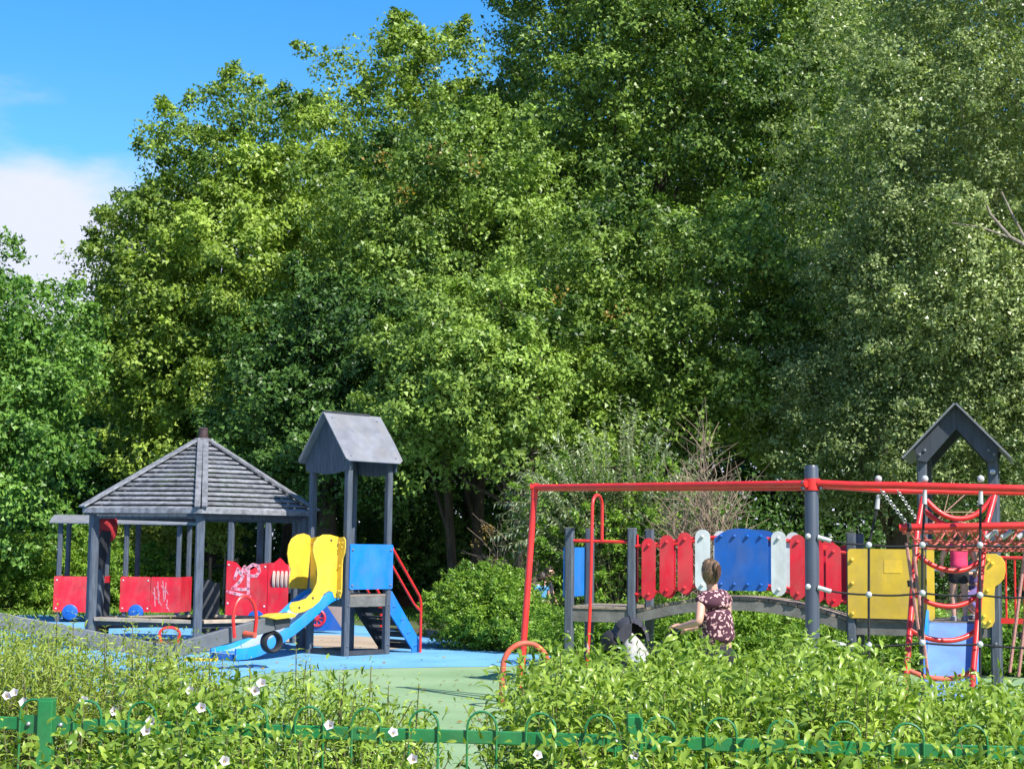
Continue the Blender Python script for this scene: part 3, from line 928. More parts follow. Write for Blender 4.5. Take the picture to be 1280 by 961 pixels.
def shoots(name, label, spots, m, leaf=.061, wid=.36, n_nodes=13, step=.034, hvar=.12, group=None, flowers=(), yel=0, body=26, cat='shrub', tl=.0, spread=.12):
    """spots: list of (x, y, height) foot points of the upright leafy stems"""
    cx = sum(p[0] for p in spots) / len(spots); cy = sum(p[1] for p in spots) / len(spots)
    base = Vector((cx, cy, 0.02))
    t = thing(name, label, cat, base, 0, group)
    mb = MB()
    P, A, Nn, Z, T = [], [], [], [], []
    for (x, y, h) in spots:
        h *= random.uniform(1 - hvar, 1 + hvar * .4)
        lx_, ly_ = random.gauss(0, spread), random.gauss(0, spread)
        tone = random.gauss(.5, .2)
        f = lambda q: Vector((x + lx_ * q * q, y + ly_ * q * q, h * q))
        pts = [f(q) - base for q in (0, .4, .7, .85, .965)]
        mb.tube(pts, [.006, .005, .004, .003, .002], 4)
        ph = random.uniform(0, 6)
        L0 = h
        for k in range(n_nodes):
            zz = L0 - (k + .3) * step * random.uniform(.9, 1.1)
            q = zz / L0
            if q < .15: break
            p = f(q)
            grow = min(1.0, .42 + k * .2)
            ang = ph + k * PI / 2 * 1.07
            elev = max(.0, 1.0 - k * .26)
            for sd in (0, PI):
                a_ = ang + sd + random.gauss(0, .25)
                ax = Vector((math.cos(a_), math.sin(a_), elev * random.uniform(.6, 1.3)))
                nn = Vector((-math.cos(a_) * elev * .8, -math.sin(a_) * elev * .8, 1.0)) + Vector((random.gauss(0, .22), random.gauss(0, .22), 0))
                P.append(p); A.append(ax); Nn.append(nn); Z.append(leaf * grow * random.uniform(.75, 1.2))
                T.append(tone + .26 - .035 * k + random.gauss(0, .11))
    nb_ = int(len(spots) * body * (.8 if m is LM_YEL else 1))
    sx = np.array(spots)
    k = RNG.integers(0, len(spots), nb_)
    hh = sx[k, 2]
    bp = np.stack([sx[k, 0] + RNG.normal(0, .09, nb_), sx[k, 1] + RNG.normal(0, .09, nb_), hh * (1 - np.abs(RNG.normal(.12, .28, nb_)))], 1)
    bp[:, 2] = np.abs(bp[:, 2]) + .04
    P = np.vstack([np.array(P), bp])
    A = np.vstack([np.array(A), RNG.normal(size=(nb_, 3)) + np.array([0, 0, -.1])])
    Nn = np.vstack([np.array(Nn), RNG.normal(size=(nb_, 3)) * .45 + np.array([.1, -.2, .8])])
    Z = np.concatenate([np.array(Z), leaf * RNG.uniform(.7, 1.2, nb_)])
    T = np.concatenate([np.array(T), RNG.normal(.42 + tl, .16, nb_)])
    leaves('foliage', P, A, Nn, Z, wid, T + tl, m, t, SLIM if m is LM_YEL else LANCE, base)
    mb.build('stems', STEM, t)
    for (px, py, d) in flowers:
        c = at(px, py, d) - base
        fm = MB()
        ring = []
        ax = Vector((random.uniform(-.4, .4), -1, random.uniform(.1, .7))).normalized()
        e1 = ax.cross(Vector((0, 0, 1))).normalized(); e2 = e1.cross(ax)
        vs = [c]
        nn_ = 15
        for rr_, dd in ((.004, .0), (.008, .016), (.018, .024)):
            for j in range(nn_):
                a_ = 2 * PI * j / nn_
                rj = rr_ * (1 + (.16 * math.cos(5 * a_) if rr_ > .015 else 0))
                vs.append(c + ax * dd + (e1 * math.cos(a_) + e2 * math.sin(a_)) * rj)
        fs = [(0, 1 + j, 1 + (j + 1) % nn_) for j in range(nn_)]
        for r_ in range(2):
            for j in range(nn_):
                o_ = 1 + r_ * nn_
                fs.append((o_ + j, o_ + nn_ + j, o_ + nn_ + (j + 1) % nn_, o_ + (j + 1) % nn_))
        fm.add(vs, fs)
        fl = fm.build('flower', PETAL, t, smooth=True)
        fm = MB(); fm.sphere(c + ax * .006, .003, 6, 4); fm.build('flower_centre', YELP, fl)
    return t


PETAL = mat('white_petal', (0.62, 0.58, 0.60), 0.6, 0.1, 60)


def top_fn(knots):
    def f(px):
        for (a, ya), (b, yb) in zip(knots, knots[1:]):
            if a <= px <= b:
                return ya + (yb - ya) * (px - a) / (b - a)
        return knots[0][1] if px < knots[0][0] else knots[-1][1]
    return f


def field(px0, px1, d0, d1, dens, topf, hmin=.45, edge=None):
    """foot points between two photo columns and two distances; the heights follow the outline of the hedge"""
    out = []
    area = 0
    n = int(dens * (px1 - px0) / F * ((d0 + d1) / 2) * (d1 - d0))
    for _ in range(n):
        d = random.uniform(d0, d1)
        px = random.uniform(px0, px1)
        x = at(px, 800, d).x
        yt = topf(px) + random.gauss(3, 10) + 8 * math.sin(px * .11 + d * 3) + 7 * math.sin(px * .037 + d * 1.3)
        # rows nearer to the camera stay a little lower, so the whole top of the shrub shows
        q = (d1 - d) / max(.1, d1 - d0)
        yt += q * 52
        z = at(px, yt, d).z
        if z < .2 or (36 < px < 84 and d < 6.85): continue
        if d < 6.36: z = min(z, .95 + random.gauss(0, .08))
        elif 6.25 < d < 6.5: continue
        out.append((x, d, max(.2, z)))
    return out


RT = top_fn([(612, 935), (638, 868), (668, 820), (720, 800), (755, 812), (770, 828), (806, 828), (830, 812), (860, 806), (940, 815), (1000, 800), (1090, 812), (1130, 850), (1175, 870), (1225, 848), (1290, 858), (1400, 850)])
LT = top_fn([(-60, 778), (30, 780), (80, 772), (110, 806), (150, 790), (200, 815), (230, 790), (260, 804), (300, 835), (360, 842), (430, 850), (480, 880), (520, 900), (565, 940)])
LT2 = top_fn([(-60, 850), (60, 850), (150, 868), (250, 850), (350, 845), (420, 838), (500, 872), (565, 925)])
gR = 'glossy shrubs in front on the right'
shoots('leafy_shrub', 'bright green glossy shrub in front of the red hoop, beside the open gap', field(632, 760, 6.3, 8.8, 105, RT) + field(662, 770, 5.8, 6.25, 75, RT), LM_FRONT, group=gR,
       flowers=((795, 944, 6.2), (670, 946, 6.2)))
shoots('leafy_shrub', 'bright green glossy shrub below the pushchair and the woman', field(755, 925, 6.3, 9.0, 105, RT) + field(765, 930, 5.75, 6.25, 105, RT), LM_FRONT, group=gR)
shoots('leafy_shrub', 'bright green glossy shrub hiding the foot of the tall grey post', field(920, 1090, 6.3, 9.2, 105, RT) + field(925, 1095, 5.75, 6.25, 105, RT), LM_FRONT, group=gR)
shoots('leafy_shrub', 'bright green glossy shrub at the right edge hiding the end of the blue slide', field(1085, 1330, 6.3, 9.2, 100, RT) + field(1090, 1330, 5.65, 6.2, 95, RT), LM_FRONT, group=gR)
gL = 'shrubs in front on the left'
shoots('fine_leaved_shrub', 'feathery yellow green shrub at the left edge behind the fence post', field(-70, 105, 6.9, 8.6, 150, LT), LM_YEL, leaf=.042, wid=.2, n_nodes=20, step=.024, group=gL, body=60, spread=.08,
       flowers=((20, 868, 6.8), (32, 879, 6.8), (8, 871, 6.8)))
shoots('fine_leaved_shrub', 'feathery yellow green shrub between the fence post and the pavilion front post', field(95, 270, 6.9, 8.4, 150, LT), LM_YEL, leaf=.042, wid=.2, n_nodes=20, step=.024, group=gL, body=60, spread=.08,
       flowers=((144, 889, 6.8), (240, 864, 6.8), (104, 876, 6.8)))
shoots('broad_leaved_shrub', 'broad leaved green shrub low in the left corner', field(-70, 160, 5.9, 6.5, 120, LT2) + field(60, 160, 5.7, 6.2, 60, LT2), LM_FRONT, leaf=.054, wid=.46, group=gL, tl=-.05)
shoots('broad_leaved_shrub', 'broad leaved shrub with white bindweed flowers over the fence rail', field(150, 345, 5.9, 7.4, 135, LT2), LM_FRONT, leaf=.054, wid=.46, group=gL, tl=-.02,
       flowers=((192, 902, 6.0), (184, 915, 6.0), (252, 885, 6.0), (318, 864, 6.2), (328, 856, 6.2), (413, 908, 6.0), (280, 952, 5.9)))
shoots('leafy_shrub', 'green shrub beside the gap, left of it, with thin shoots over the green surface', field(335, 520, 5.9, 7.6, 125, LT2) + field(500, 556, 6.4, 6.9, 90, LT2), LM_FRONT, leaf=.048, wid=.32, group=gL, tl=.04,
       flowers=((490, 918, 6.0), (517, 950, 5.9)))
# tall single shoots standing out of the left shrubs
tall = [(75, 745, 7.4), (100, 768, 7.6), (172, 757, 7.2), (137, 772, 7.4), (375, 792, 7.0), (365, 806, 7.0), (395, 822, 6.8), (460, 818, 6.9), (482, 838, 6.8), (515, 838, 6.7), (310, 822, 7.0), (60, 780, 7.3), (270, 812, 7.2)]
shoots('tall_shoots', 'tall thin leafy shoots rising above the left shrubs', [(at(a, b, d).x, d, at(a, b, d).z) for a, b, d in tall], LM_YEL, leaf=.05, wid=.26, n_nodes=22, step=.026, hvar=.02, body=0, spread=.03, cat='plant')

# ================================================================== slide tower (left)
Z3 = Vector((0, 0, 1))
TA = gr(431, 820.5)                     # nearest corner post, on the ground
th = math.radians(47)
TE = Vector((math.cos(th), math.sin(th), 0))         # A -> B, away to the right; the slide runs the other way
TL = Vector((-math.sin(th), math.cos(th), 0))        # A -> L, away to the left
SD = .85
tower = thing('slide_tower', 'small grey roofed tower with blue slide, yellow side panels and red stair rails', 'slide tower', TA)
O0 = Vector((0, 0, 0))


def tp(a, b, z):
    return TE * a + TL * b + Z3 * z


def bolt_on(parent, p, n, r=.016, h=.02, m=None, name='bolt'):
    b = MB(); n = Vector(n).normalized()
    b.tube([p, Vector(p) + n * h * .7, Vector(p) + n * h], [r, r * .95, r * .5], 8)
    return b.build(name, m or BOLT, parent, smooth=True)


def chpost(name, p, z0, z1, w, parent, m, e1, top=None):
    """square post with chamfered corners"""
    e1 = Vector(e1); e2 = Vector((-e1.y, e1.x, 0)); c = w * .16; h = w / 2
    poly = [(-h + c, -h), (h - c, -h), (h, -h + c), (h, h - c), (h - c, h), (-h + c, h), (-h, h - c), (-h, -h + c)]
    b = MB(); b.prism(poly, Vector(p) + Z3 * z0, e1, e2, Z3, z1 - z0)
    o = b.build(name, m, parent)
    return o


zt_post = 3.05
posts = [(0, 0), (SD, 0), (0, SD), (SD, SD)]
for a, b in posts:
    po = chpost('post', tp(a, b, 0), -.05, zt_post, .105, tower, GREY, TE)
    for zz in (.16, .78):
        bolt_on(po, tp(a - .0, b - .053, zz), -TL, .014)
# base frame boards at the ground
mb = MB()
mb.beam(tp(.05, 0, .05), tp(SD - .05, 0, .05), .05, .07)
mb.beam(tp(0, .05, .05), tp(0, SD - .05, .05), .05, .07)
mb.beam(tp(.05, SD, .05), tp(SD - .05, SD, .05), .05, .07)
mb.build('base_frame', GREYD, tower)
# platform: joists and deck boards
mb = MB()
for o in (0, SD):
    mb.beam(tp(.053, o, .84), tp(SD - .053, o, .84), .05, .16)
    mb.beam(tp(o, .053, .84), tp(o, SD - .053, .84), .05, .16)
mb.build('platform_beam', BEAM, tower)
for k in range(7):
    mb = MB(); y0 = -.03 + k * .13
    mb.beam(tp(-.03, y0 + .06, .936), tp(SD + .03, y0 + .06, .936), .118, .032)
    mb.build('deck_board', DECK, tower)
# blue wall panel (A-B side) with its bolts
mb = MB()
s0, _ = on_plane(437.5, 700, TA, TE); s1, _ = on_plane(490.5, 700, TA, TE)
ztp, zbt = on_plane(462, 680, TA, TE)[1], on_plane(462, 736, TA, TE)[1]
r = .03
rp = lambda x0, x1, y0, y1, r: [(x1 - r + r * math.cos(t), y1 - r + r * math.sin(t)) for t in (0, .52, 1.05, PI / 2)] + [(x0 + r - r * math.sin(t), y1 - r + r * math.cos(t)) for t in (0, .52, 1.05, PI / 2)] + \
    [(x0 + r - r * math.cos(t), y0 + r - r * math.sin(t)) for t in (0, .52, 1.05, PI / 2)] + [(x1 - r + r * math.sin(t), y0 + r - r * math.cos(t)) for t in (0, .52, 1.05, PI / 2)]
mb.prism(rp(.0, SD + .055, zbt, ztp, .03), tp(0, -.056, 0), TE, Z3, -TL, .018)
pn = mb.build('blue_wall_panel', BLUP, tower)
for a in (.05, SD):
    for z in (zbt + .06, ztp - .09):
        bolt_on(pn, tp(a, -.074, z), -TL, .02)
# blue panel on the far side (L-C), glimpsed behind the yellow ears
mb = MB(); mb.prism(rp(.0, SD, .98, ztp - .05, .03), tp(0, SD + .056, 0), TE, Z3, TL, .018); mb.build('blue_wall_panel', BLUP, tower)

# roof: two boards meeting at the ridge, pentagon gable boards at both ends
gz = 2.98; pk = on_plane(409, 514, TA, TE)[1] + .02
ov = .17; rl0, rl1 = -.20, SD + .16
bm_r = MB()
half = SD / 2 + ov
ez = gz + .02
for sg in (-1, 1):
    mb = MB()
    pA = lambda a, q, lift=0: tp(a, SD / 2 + sg * half * q, pk + (ez - pk) * q + lift)
    n = 4
    poly = [(rl0, 0), (rl1, 0), (rl1 + .015, .55), (rl1 - .0, .93), (rl1 - .09, 1.0), (rl0 + .05, 1.0), (rl0, .95)]
    up_n = (pA(0, 0) - pA(0, 1)).cross(TE); up_n.normalize()
    if up_n.z < 0: up_n = -up_n
    vs = [pA(a, q) for a, q in poly] + [pA(a, q) + up_n * .022 for a, q in poly]
    k = len(poly)
    mb.add(vs, [tuple(range(k)), tuple(range(k, 2 * k))[::-1]] + [(i, (i + 1) % k, (i + 1) % k + k, i + k) for i in range(k)])
    rf = mb.build('roof_board', GREYR, tower, bevel=.004, seg=1)
    for a in (rl0 + .12, rl1 - .14):
        for q in (.12, .9):
            bolt_on(rf, pA(a, q) + up_n * .022, up_n, .018, .012)
mb = MB(); mb.beam(tp(rl0 + .02, SD / 2, pk + .02), tp(rl1 - .25, SD / 2, pk + .02), .07, .03); mb.build('ridge_cap', GREYD, tower)
for a in (-.07, SD + .05):
    poly = [(-ov * .75, ez + .02), (SD / 2, pk - .015), (SD + ov * .75, ez + .02), (SD + ov * .6, gz - .10), (SD / 2 + .1, gz - .16), (SD / 2 - .1, gz - .16), (-ov * .6, gz - .10)]
    mb = MB(); mb.prism(poly, tp(a, 0, 0), TL, Z3, TE, .02)
    g = mb.build('gable_board', GREY, tower)

# slide chute: starts at the A-L face and runs along -TE
prof = [(.05, .97), (-.02, .965), (-.16, .94), (-.34, .85), (-.75, .56), (-1.2, .31), (-1.5, .18), (-1.75, .125), (-2.0, .115)]
W2 = .28; cy = SD / 2 - .0


def chute(mb, cross, prof_):
    vs = []
    for i, (a, z) in enumerate(prof_):
        a0, z0 = prof_[max(0, i - 1)]; a1, z1 = prof_[min(len(prof_) - 1, i + 1)]
        t = Vector((a1 - a0, 0, z1 - z0)).normalized(); nx, nz = t.z, -t.x
        if nz < 0: nx, nz = -nx, -nz
        for (w, h) in cross:
            vs.append(tp(a + nx * h, cy + w, z + nz * h))
    k = len(cross); fs = []
    for i in range(len(prof_) - 1):
        for j in range(k):
            fs.append((i * k + j, i * k + (j + 1) % k, (i + 1) * k + (j + 1) % k, (i + 1) * k + j))
    fs += [tuple(range(k)), tuple(range((len(prof_) - 1) * k, len(prof_) * k))[::-1]]
    mb.add(vs, fs)


def refine(prof_, k=3):
    pts = []
    n = len(prof_)
    P_ = [Vector(p) for p in prof_]
    for i in range(n - 1):
        p0, p1, p2, p3 = P_[max(0, i - 1)], P_[i], P_[i + 1], P_[min(n - 1, i + 2)]
        for q in range(k):
            t = q / k
            v = 0.5 * ((2 * p1) + (p2 - p0) * t + (2 * p0 - 5 * p1 + 4 * p2 - p3) * t * t + (3 * p1 - p0 - 3 * p2 + p3) * t ** 3)
            pts.append((v.x, v.y))
    pts.append(tuple(prof_[-1]))
    return pts


pr = refine(prof)
mb = MB(); chute(mb, [(-W2, -.012), (W2, -.012), (W2, .002), (-W2, .002)], pr)
bed = mb.build('slide_bed', STEEL, tower, smooth=True)
for sg in (-1, 1):
    mb = MB()
    chute(mb, [(sg * W2, -.09), (sg * (W2 + .035), -.09), (sg * (W2 + .04), .055), (sg * (W2 + .03), .075), (sg * (W2 + .008), .075), (sg * (W2 - .002), .055)], pr)
    mb.build('slide_side', BLUS, tower, smooth=True)
mb = MB()
mb.beam(tp(-1.88, cy - .2, .07), tp(-1.88, cy + .2, .07), .2, .12)
mb.build('slide_foot', BLUS, tower, bevel=.01)

# yellow side panels: near one with a long hooked tail, far one a rounded ear
def shape_px(pts, P0, e1, o=Z3 * 0):
    return [on_plane(x, y, P0, e1) for x, y in pts]


near0 = TA + TL * .10 - TE * .09
ny = [(420, 671), (413, 668), (404, 668), (397, 672), (392.5, 679), (391, 688), (393, 697), (396, 707), (397, 718), (396, 729), (391, 740), (383, 748), (374, 751),
      (365, 752.5), (362, 758), (364, 764), (371, 766.5), (381, 764), (391, 759), (400, 751), (405, 742), (411, 738), (416, 740), (418, 747), (421, 747)]
z_ = shape_px(ny, near0, TE)
z_[0] = (0.0, z_[0][1]); z_[-1] = (0.0, z_[-1][1])
mb = MB(); mb.prism([(s, z) for s, z in z_], near0 - TA, TE, Z3, TL, .02)
yp = mb.build('yellow_side_panel', YELP, tower, bevel=.003, seg=1)
for x, y in ((374, 759), (391, 747), (414, 675)):
    s, z = on_plane(x, y, near0, TE)
    bolt_on(yp, near0 - TA + TE * s + Z3 * z, -TL, .018, .015, GREYD)
# its front flap facing down the slide, carried by the corner post
fl0 = TA + TL * (-.055) - TE * .085
fy = [(421, 672), (434, 670.5), (438.5, 675), (439, 684), (438, 692), (434, 698), (433, 706), (433, 742), (431, 748), (421, 749.5)]
poly = [(-.16, 1.86), (.03, 1.88), (.07, 1.84), (.075, 1.72), (.06, 1.62), (.02, 1.54), (.01, 1.45), (.01, 1.02), (-.02, .93), (-.16, .92)]
zt_ = on_plane(430, 671, near0, TE)[1]; zb_ = on_plane(430, 748, near0, TE)[1]
poly = [(-a, zb_ + (z - .92) / .96 * (zt_ - zb_)) for a, z in poly]
mb = MB(); mb.prism(poly, -TE * .09 + TL * .0, TL, Z3, -TE, .02)
yf = mb.build('yellow_post_flap', YELP, tower, bevel=.003, seg=1)
for a, z in ((.06, zt_ - .09), (-.02, zt_ - .09), (.04, zt_ - .16), (-.0, zt_ - .45), (.03, zb_ + .12), (-.01, zb_ + .12), (.03, zb_ + .05)):
    bolt_on(yf, -TE * .11 - TL * (a - .04) + Z3 * z, -TE, .015, .018, YELP)
for z in (zt_ - .1, zb_ + .08):
    mb = MB(); mb.box(0, 1, 0, 1, 0, 1)
    mb = MB(); mb.prism(rp(-.025, .012, z - .06, z + .06, .012), near0 - TA - TL * .001, TE, Z3, -TL, .012)
    b_ = mb.build('hinge_plate', GALV, tower)
far0 = TA + TL * (SD - .10) - TE * .09
fy = [(384, 736), (361, 735), (362, 724), (364, 712), (361, 703), (359.5, 692), (361, 681), (365, 673), (372, 668), (380, 666.5), (387, 669), (391, 674)]
z_ = shape_px(fy, far0, TE)
mb = MB(); mb.prism([(min(s, 0.0), z) for s, z in z_], far0 - TA, TE, Z3, TL, .02)
mb.build('yellow_side_panel', YELP, tower, bevel=.003, seg=1)
poly = [(.16, 1.86), (-.0, 1.88), (-.045, 1.84), (-.05, 1.72), (-.03, 1.62), (-.0, 1.54), (.01, 1.45), (.01, 1.02), (.03, .93), (.16, .92)]
poly = [(a, zb_ + (z - .92) / .96 * (zt_ - zb_)) for a, z in poly]
mb = MB(); mb.prism([(SD - .26 + a, z) for a, z in poly], -TE * .09, TL, Z3, -TE, .02); mb.build('yellow_post_flap', YELP, tower, bevel=.003, seg=1)
# bar across the opening
mb = MB(); mb.tube([tp(-.1, .10, 1.72), tp(-.1, SD - .10, 1.72)], .014, 8); mb.build('crossbar', ROPEP, tower, smooth=True)

# stairs on the B-C side going down along +TE
zb0 = .93; run = .72
for j, (b, m, wd_) in enumerate(((.04, BLUP, .13), (SD - .04, GREYD, .13))):  # far stringer dark grey, not blue: the tower's shade is put into its colour
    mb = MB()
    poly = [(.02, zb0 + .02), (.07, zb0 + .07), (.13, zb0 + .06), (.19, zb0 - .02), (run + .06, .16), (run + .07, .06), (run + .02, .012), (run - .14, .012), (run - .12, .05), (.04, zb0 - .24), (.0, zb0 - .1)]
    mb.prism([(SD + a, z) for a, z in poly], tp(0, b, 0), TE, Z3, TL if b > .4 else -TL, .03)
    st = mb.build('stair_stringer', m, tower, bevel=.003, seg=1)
    for k in range(4):
        q = .22 + k * .225
        for e in (0, .05):
            bolt_on(st, tp(SD + run * q + e * .6, b - .03, zb0 * (1 - q) + .02 + e * .3), -TL, .015, .018, m)
for k in range(4):
    q = (k + .95) / 4.9
    z = zb0 * (1 - q) + .0
    mb = MB(); a = SD + run * q
    mb.beam(tp(a, .06, z), tp(a, SD - .06, z), .17, .035)
    mb.build('stair_tread', GREYD, tower)
    mb = MB(); mb.beam(tp(a + .07, .06, z - .08), tp(a + .07, SD - .06, z - .08), .02, .09); mb.build('stair_riser', GREYD, tower)
# red hand rails, one pair on each side
for b in (-.05, SD + .05):
    P = lambda a, z: tp(a, b, z)
    mb = MB()
    mb.tube([P(SD + .04, 1.70), P(SD + .10, 1.62), P(SD + .60, 1.00), P(SD + .68, .90), P(SD + .71, .78), P(SD + .71, .0)], .021, 8)
    mb.tube([P(SD + .04, 1.42), P(SD + .55, .79), P(SD + .63, .72), P(SD + .71, .66)], .019, 8)
    mb.build('hand_rail', RED, tower, smooth=True)

# ================================================================== pavilion
PC = at(246, 800, 26.9); PC.z = 0
R6 = 2.02
pav = thing('wooden_pavilion', 'six sided wooden pavilion with slatted grey pyramid roof and posts', 'pavilion', PC)
EZ = at(245, 641, 26.9 - R6).z + .03
AZ = at(250, 553, 26.9).z
dirp = Vector((PC.x, PC.y, 0)).normalized()      # the camera sees one corner head on
corner = []
for k in range(6):
    a = math.atan2(-dirp.y, -dirp.x) + k * PI / 3
    corner.append(Vector((math.cos(a), math.sin(a), 0)))
for k, c in enumerate(corner):
    p = c * (R6 - .1)
    chpost('post', p, -.05, EZ - .05, .14, pav, GREY, c)
    q = corner[(k + 1) % 6] * (R6 - .1)
    mb = MB(); mb.beam(p + Z3 * (EZ - .09), q + Z3 * (EZ - .07), .045, .07); mb.build('eave_beam', GREY, pav)
    # roof: slats from eave to apex, every one lapped over the lower
    A_, B_ = c * (R6 + .10), corner[(k + 1) % 6] * (R6 + .10)
    nsl = 15
    n_out = ((A_ + B_) / 2).normalized()
    for j in range(nsl):
        q0, q1 = j / nsl, (j + .68) / nsl
        def rp_(t, lift):
            f = 1 - t * .955
            z = EZ + (AZ - EZ) * t
            return A_ * f + Z3 * (z + lift), B_ * f + Z3 * (z + lift)
        a0, b0 = rp_(q0, .045); a1, b1 = rp_(q1, .02)
        a0 += n_out * .012; b0 += n_out * .012
        if j == 7 and k == 0: b0 = a0.lerp(b0, .97)
        dn = -Z3 * .022
        e = (b0 - a0).normalized() * .03
        v = [a0 + e, b0 - e, b1 - e, a1 + e]
        v += [x + dn for x in v]
        mb = MB(); mb.add(v, [(0, 1, 2, 3), (7, 6, 5, 4), (0, 4, 5, 1), (1, 5, 6, 2), (2, 6, 7, 3), (3, 7, 4, 0)])
        mb.build('slat', GREYL, pav)
    # dark rafters seen through the gaps and the pale double hip boards
    mb = MB(); mb.beam(c * (R6 + .05) + Z3 * (EZ - .03), c * .12 + Z3 * (AZ - .05), .06, .09); mb.build('rafter', GREYD, pav)
    mb = MB()
    d_ = (c * .1 + Z3 * AZ) - (c * (R6 + .1) + Z3 * EZ)
    sd_ = Vector((-c.y, c.x, 0))
    for sg in (-1, 1):
        mb = MB()
        mb.beam(c * (R6 + .13) + Z3 * (EZ + .065) + sd_ * (.055 * sg), c * .09 + Z3 * (AZ + .06) + sd_ * (.045 * sg), .088, .028)
        mb.build('hip_board', GREYL, pav)
    mb = MB(); mb.beam(A_ + Z3 * (EZ + .0), B_ + Z3 * (EZ + .0), .03, .07); mb.build('fascia_board', GREYL, pav)
mb = MB(); mb.tube([(0, 0, AZ - .05), (0, 0, AZ + .06)], [.17, .15], 6); cap = mb.build('roof_cap', GREYD, pav)
mb = MB(); mb.tube([(0, 0, AZ + .05), (0, 0, AZ + .12), (0, 0, AZ + .125), (0, 0, AZ + .22), (0, 0, AZ + .225), (0, 0, AZ + .25)], [.085, .09, .075, .08, .09, .06], 12)
mb.build('finial', mat('brown_finial', (.07, .04, .04), .6, .4, 10), pav, smooth=True)
# inner ledge and benches between the posts
for k in (1, 2, 3, 4):
    p, q = corner[k] * (R6 - .16), corner[(k + 1) % 6] * (R6 - .16)
    mb = MB(); mb.beam(p * .93 + Z3 * .44, q * .93 + Z3 * .44, .26, .04); mb.build('bench_seat', BENCH, pav, bevel=.005, seg=1)
    mb = MB(); mb.beam(p + Z3 * .33, q + Z3 * .33, .04, .16); mb.build('bench_rail', GREYD, pav)
for k, m_ in ((0, 0), (5, 1)):
    p, q = corner[k] * (R6 - .13), corner[(k + 1) % 6] * (R6 - .13)
    zc = .50
    mb = MB(); mb.beam(p.lerp(q, .04) + Z3 * zc, p.lerp(q, .96) + Z3 * zc, .15, .055); mb.build('ledge', BENCH, pav, bevel=.004, seg=1)
    mb = MB(); mb.beam(p.lerp(q, .04) + Z3 * (zc - .06), p.lerp(q, .96) + Z3 * (zc - .06), .03, .08); mb.build('ledge_rail', GREYD, pav)
for pxa, pxb, dd, arch in ((119, 139, 27.6, 0), (250, 268, 28.2, 1), (268, 275, 28.6, 0)):
    if 1:
        mb = MB()
        a = at(pxa, 700, dd) - PC; b = at(pxb, 700, dd + .1) - PC; a.z = b.z = .12; e = (b - a); L_ = e.length; e.normalize()
        poly = [(0, .02), (L_, .02), (L_, .9)] + ([(L_ * .8, .96), (L_ * .2, .96)] if arch else []) + [(0, .9)]
        mb.prism(poly, a, e, Z3, e.cross(Z3), .025); mb.build('dark_back_panel', GREYD, pav)
# red garment hanging at the left front corner
jp = at(134, 648, 26.2)
jk = thing('hanging_jacket', 'red and black jacket hanging under the left corner of the pavilion roof', 'jacket', jp)
mb = MB()
for i, (x, z, w, dz) in enumerate(((0, -.12, .13, .17), (-.1, -.16, .07, .2), (.09, -.15, .08, .2), (.02, -.28, .1, .1))):
    mb.sphere((x, .02 * i, z), 1, 10, 7, (w, .06, dz))
mb.build('red_cloth', mat('dark_red_cloth', (.42, .015, .02), .8, .5, 12, .5, 50), jk, smooth=True)
mb = MB(); mb.tube([(-.03, 0, -.2), (-.08, .02, -.45), (-.06, 0, -.7), (-.1, 0, -.82)], [.07, .075, .06, .03], 8); mb.tube([(.03, 0, -.2), (-.02, .02, -.5), (-.02, 0, -.66)], [.06, .05, .03], 8)
mb.build('black_cloth', BLACKC, jk, smooth=True)

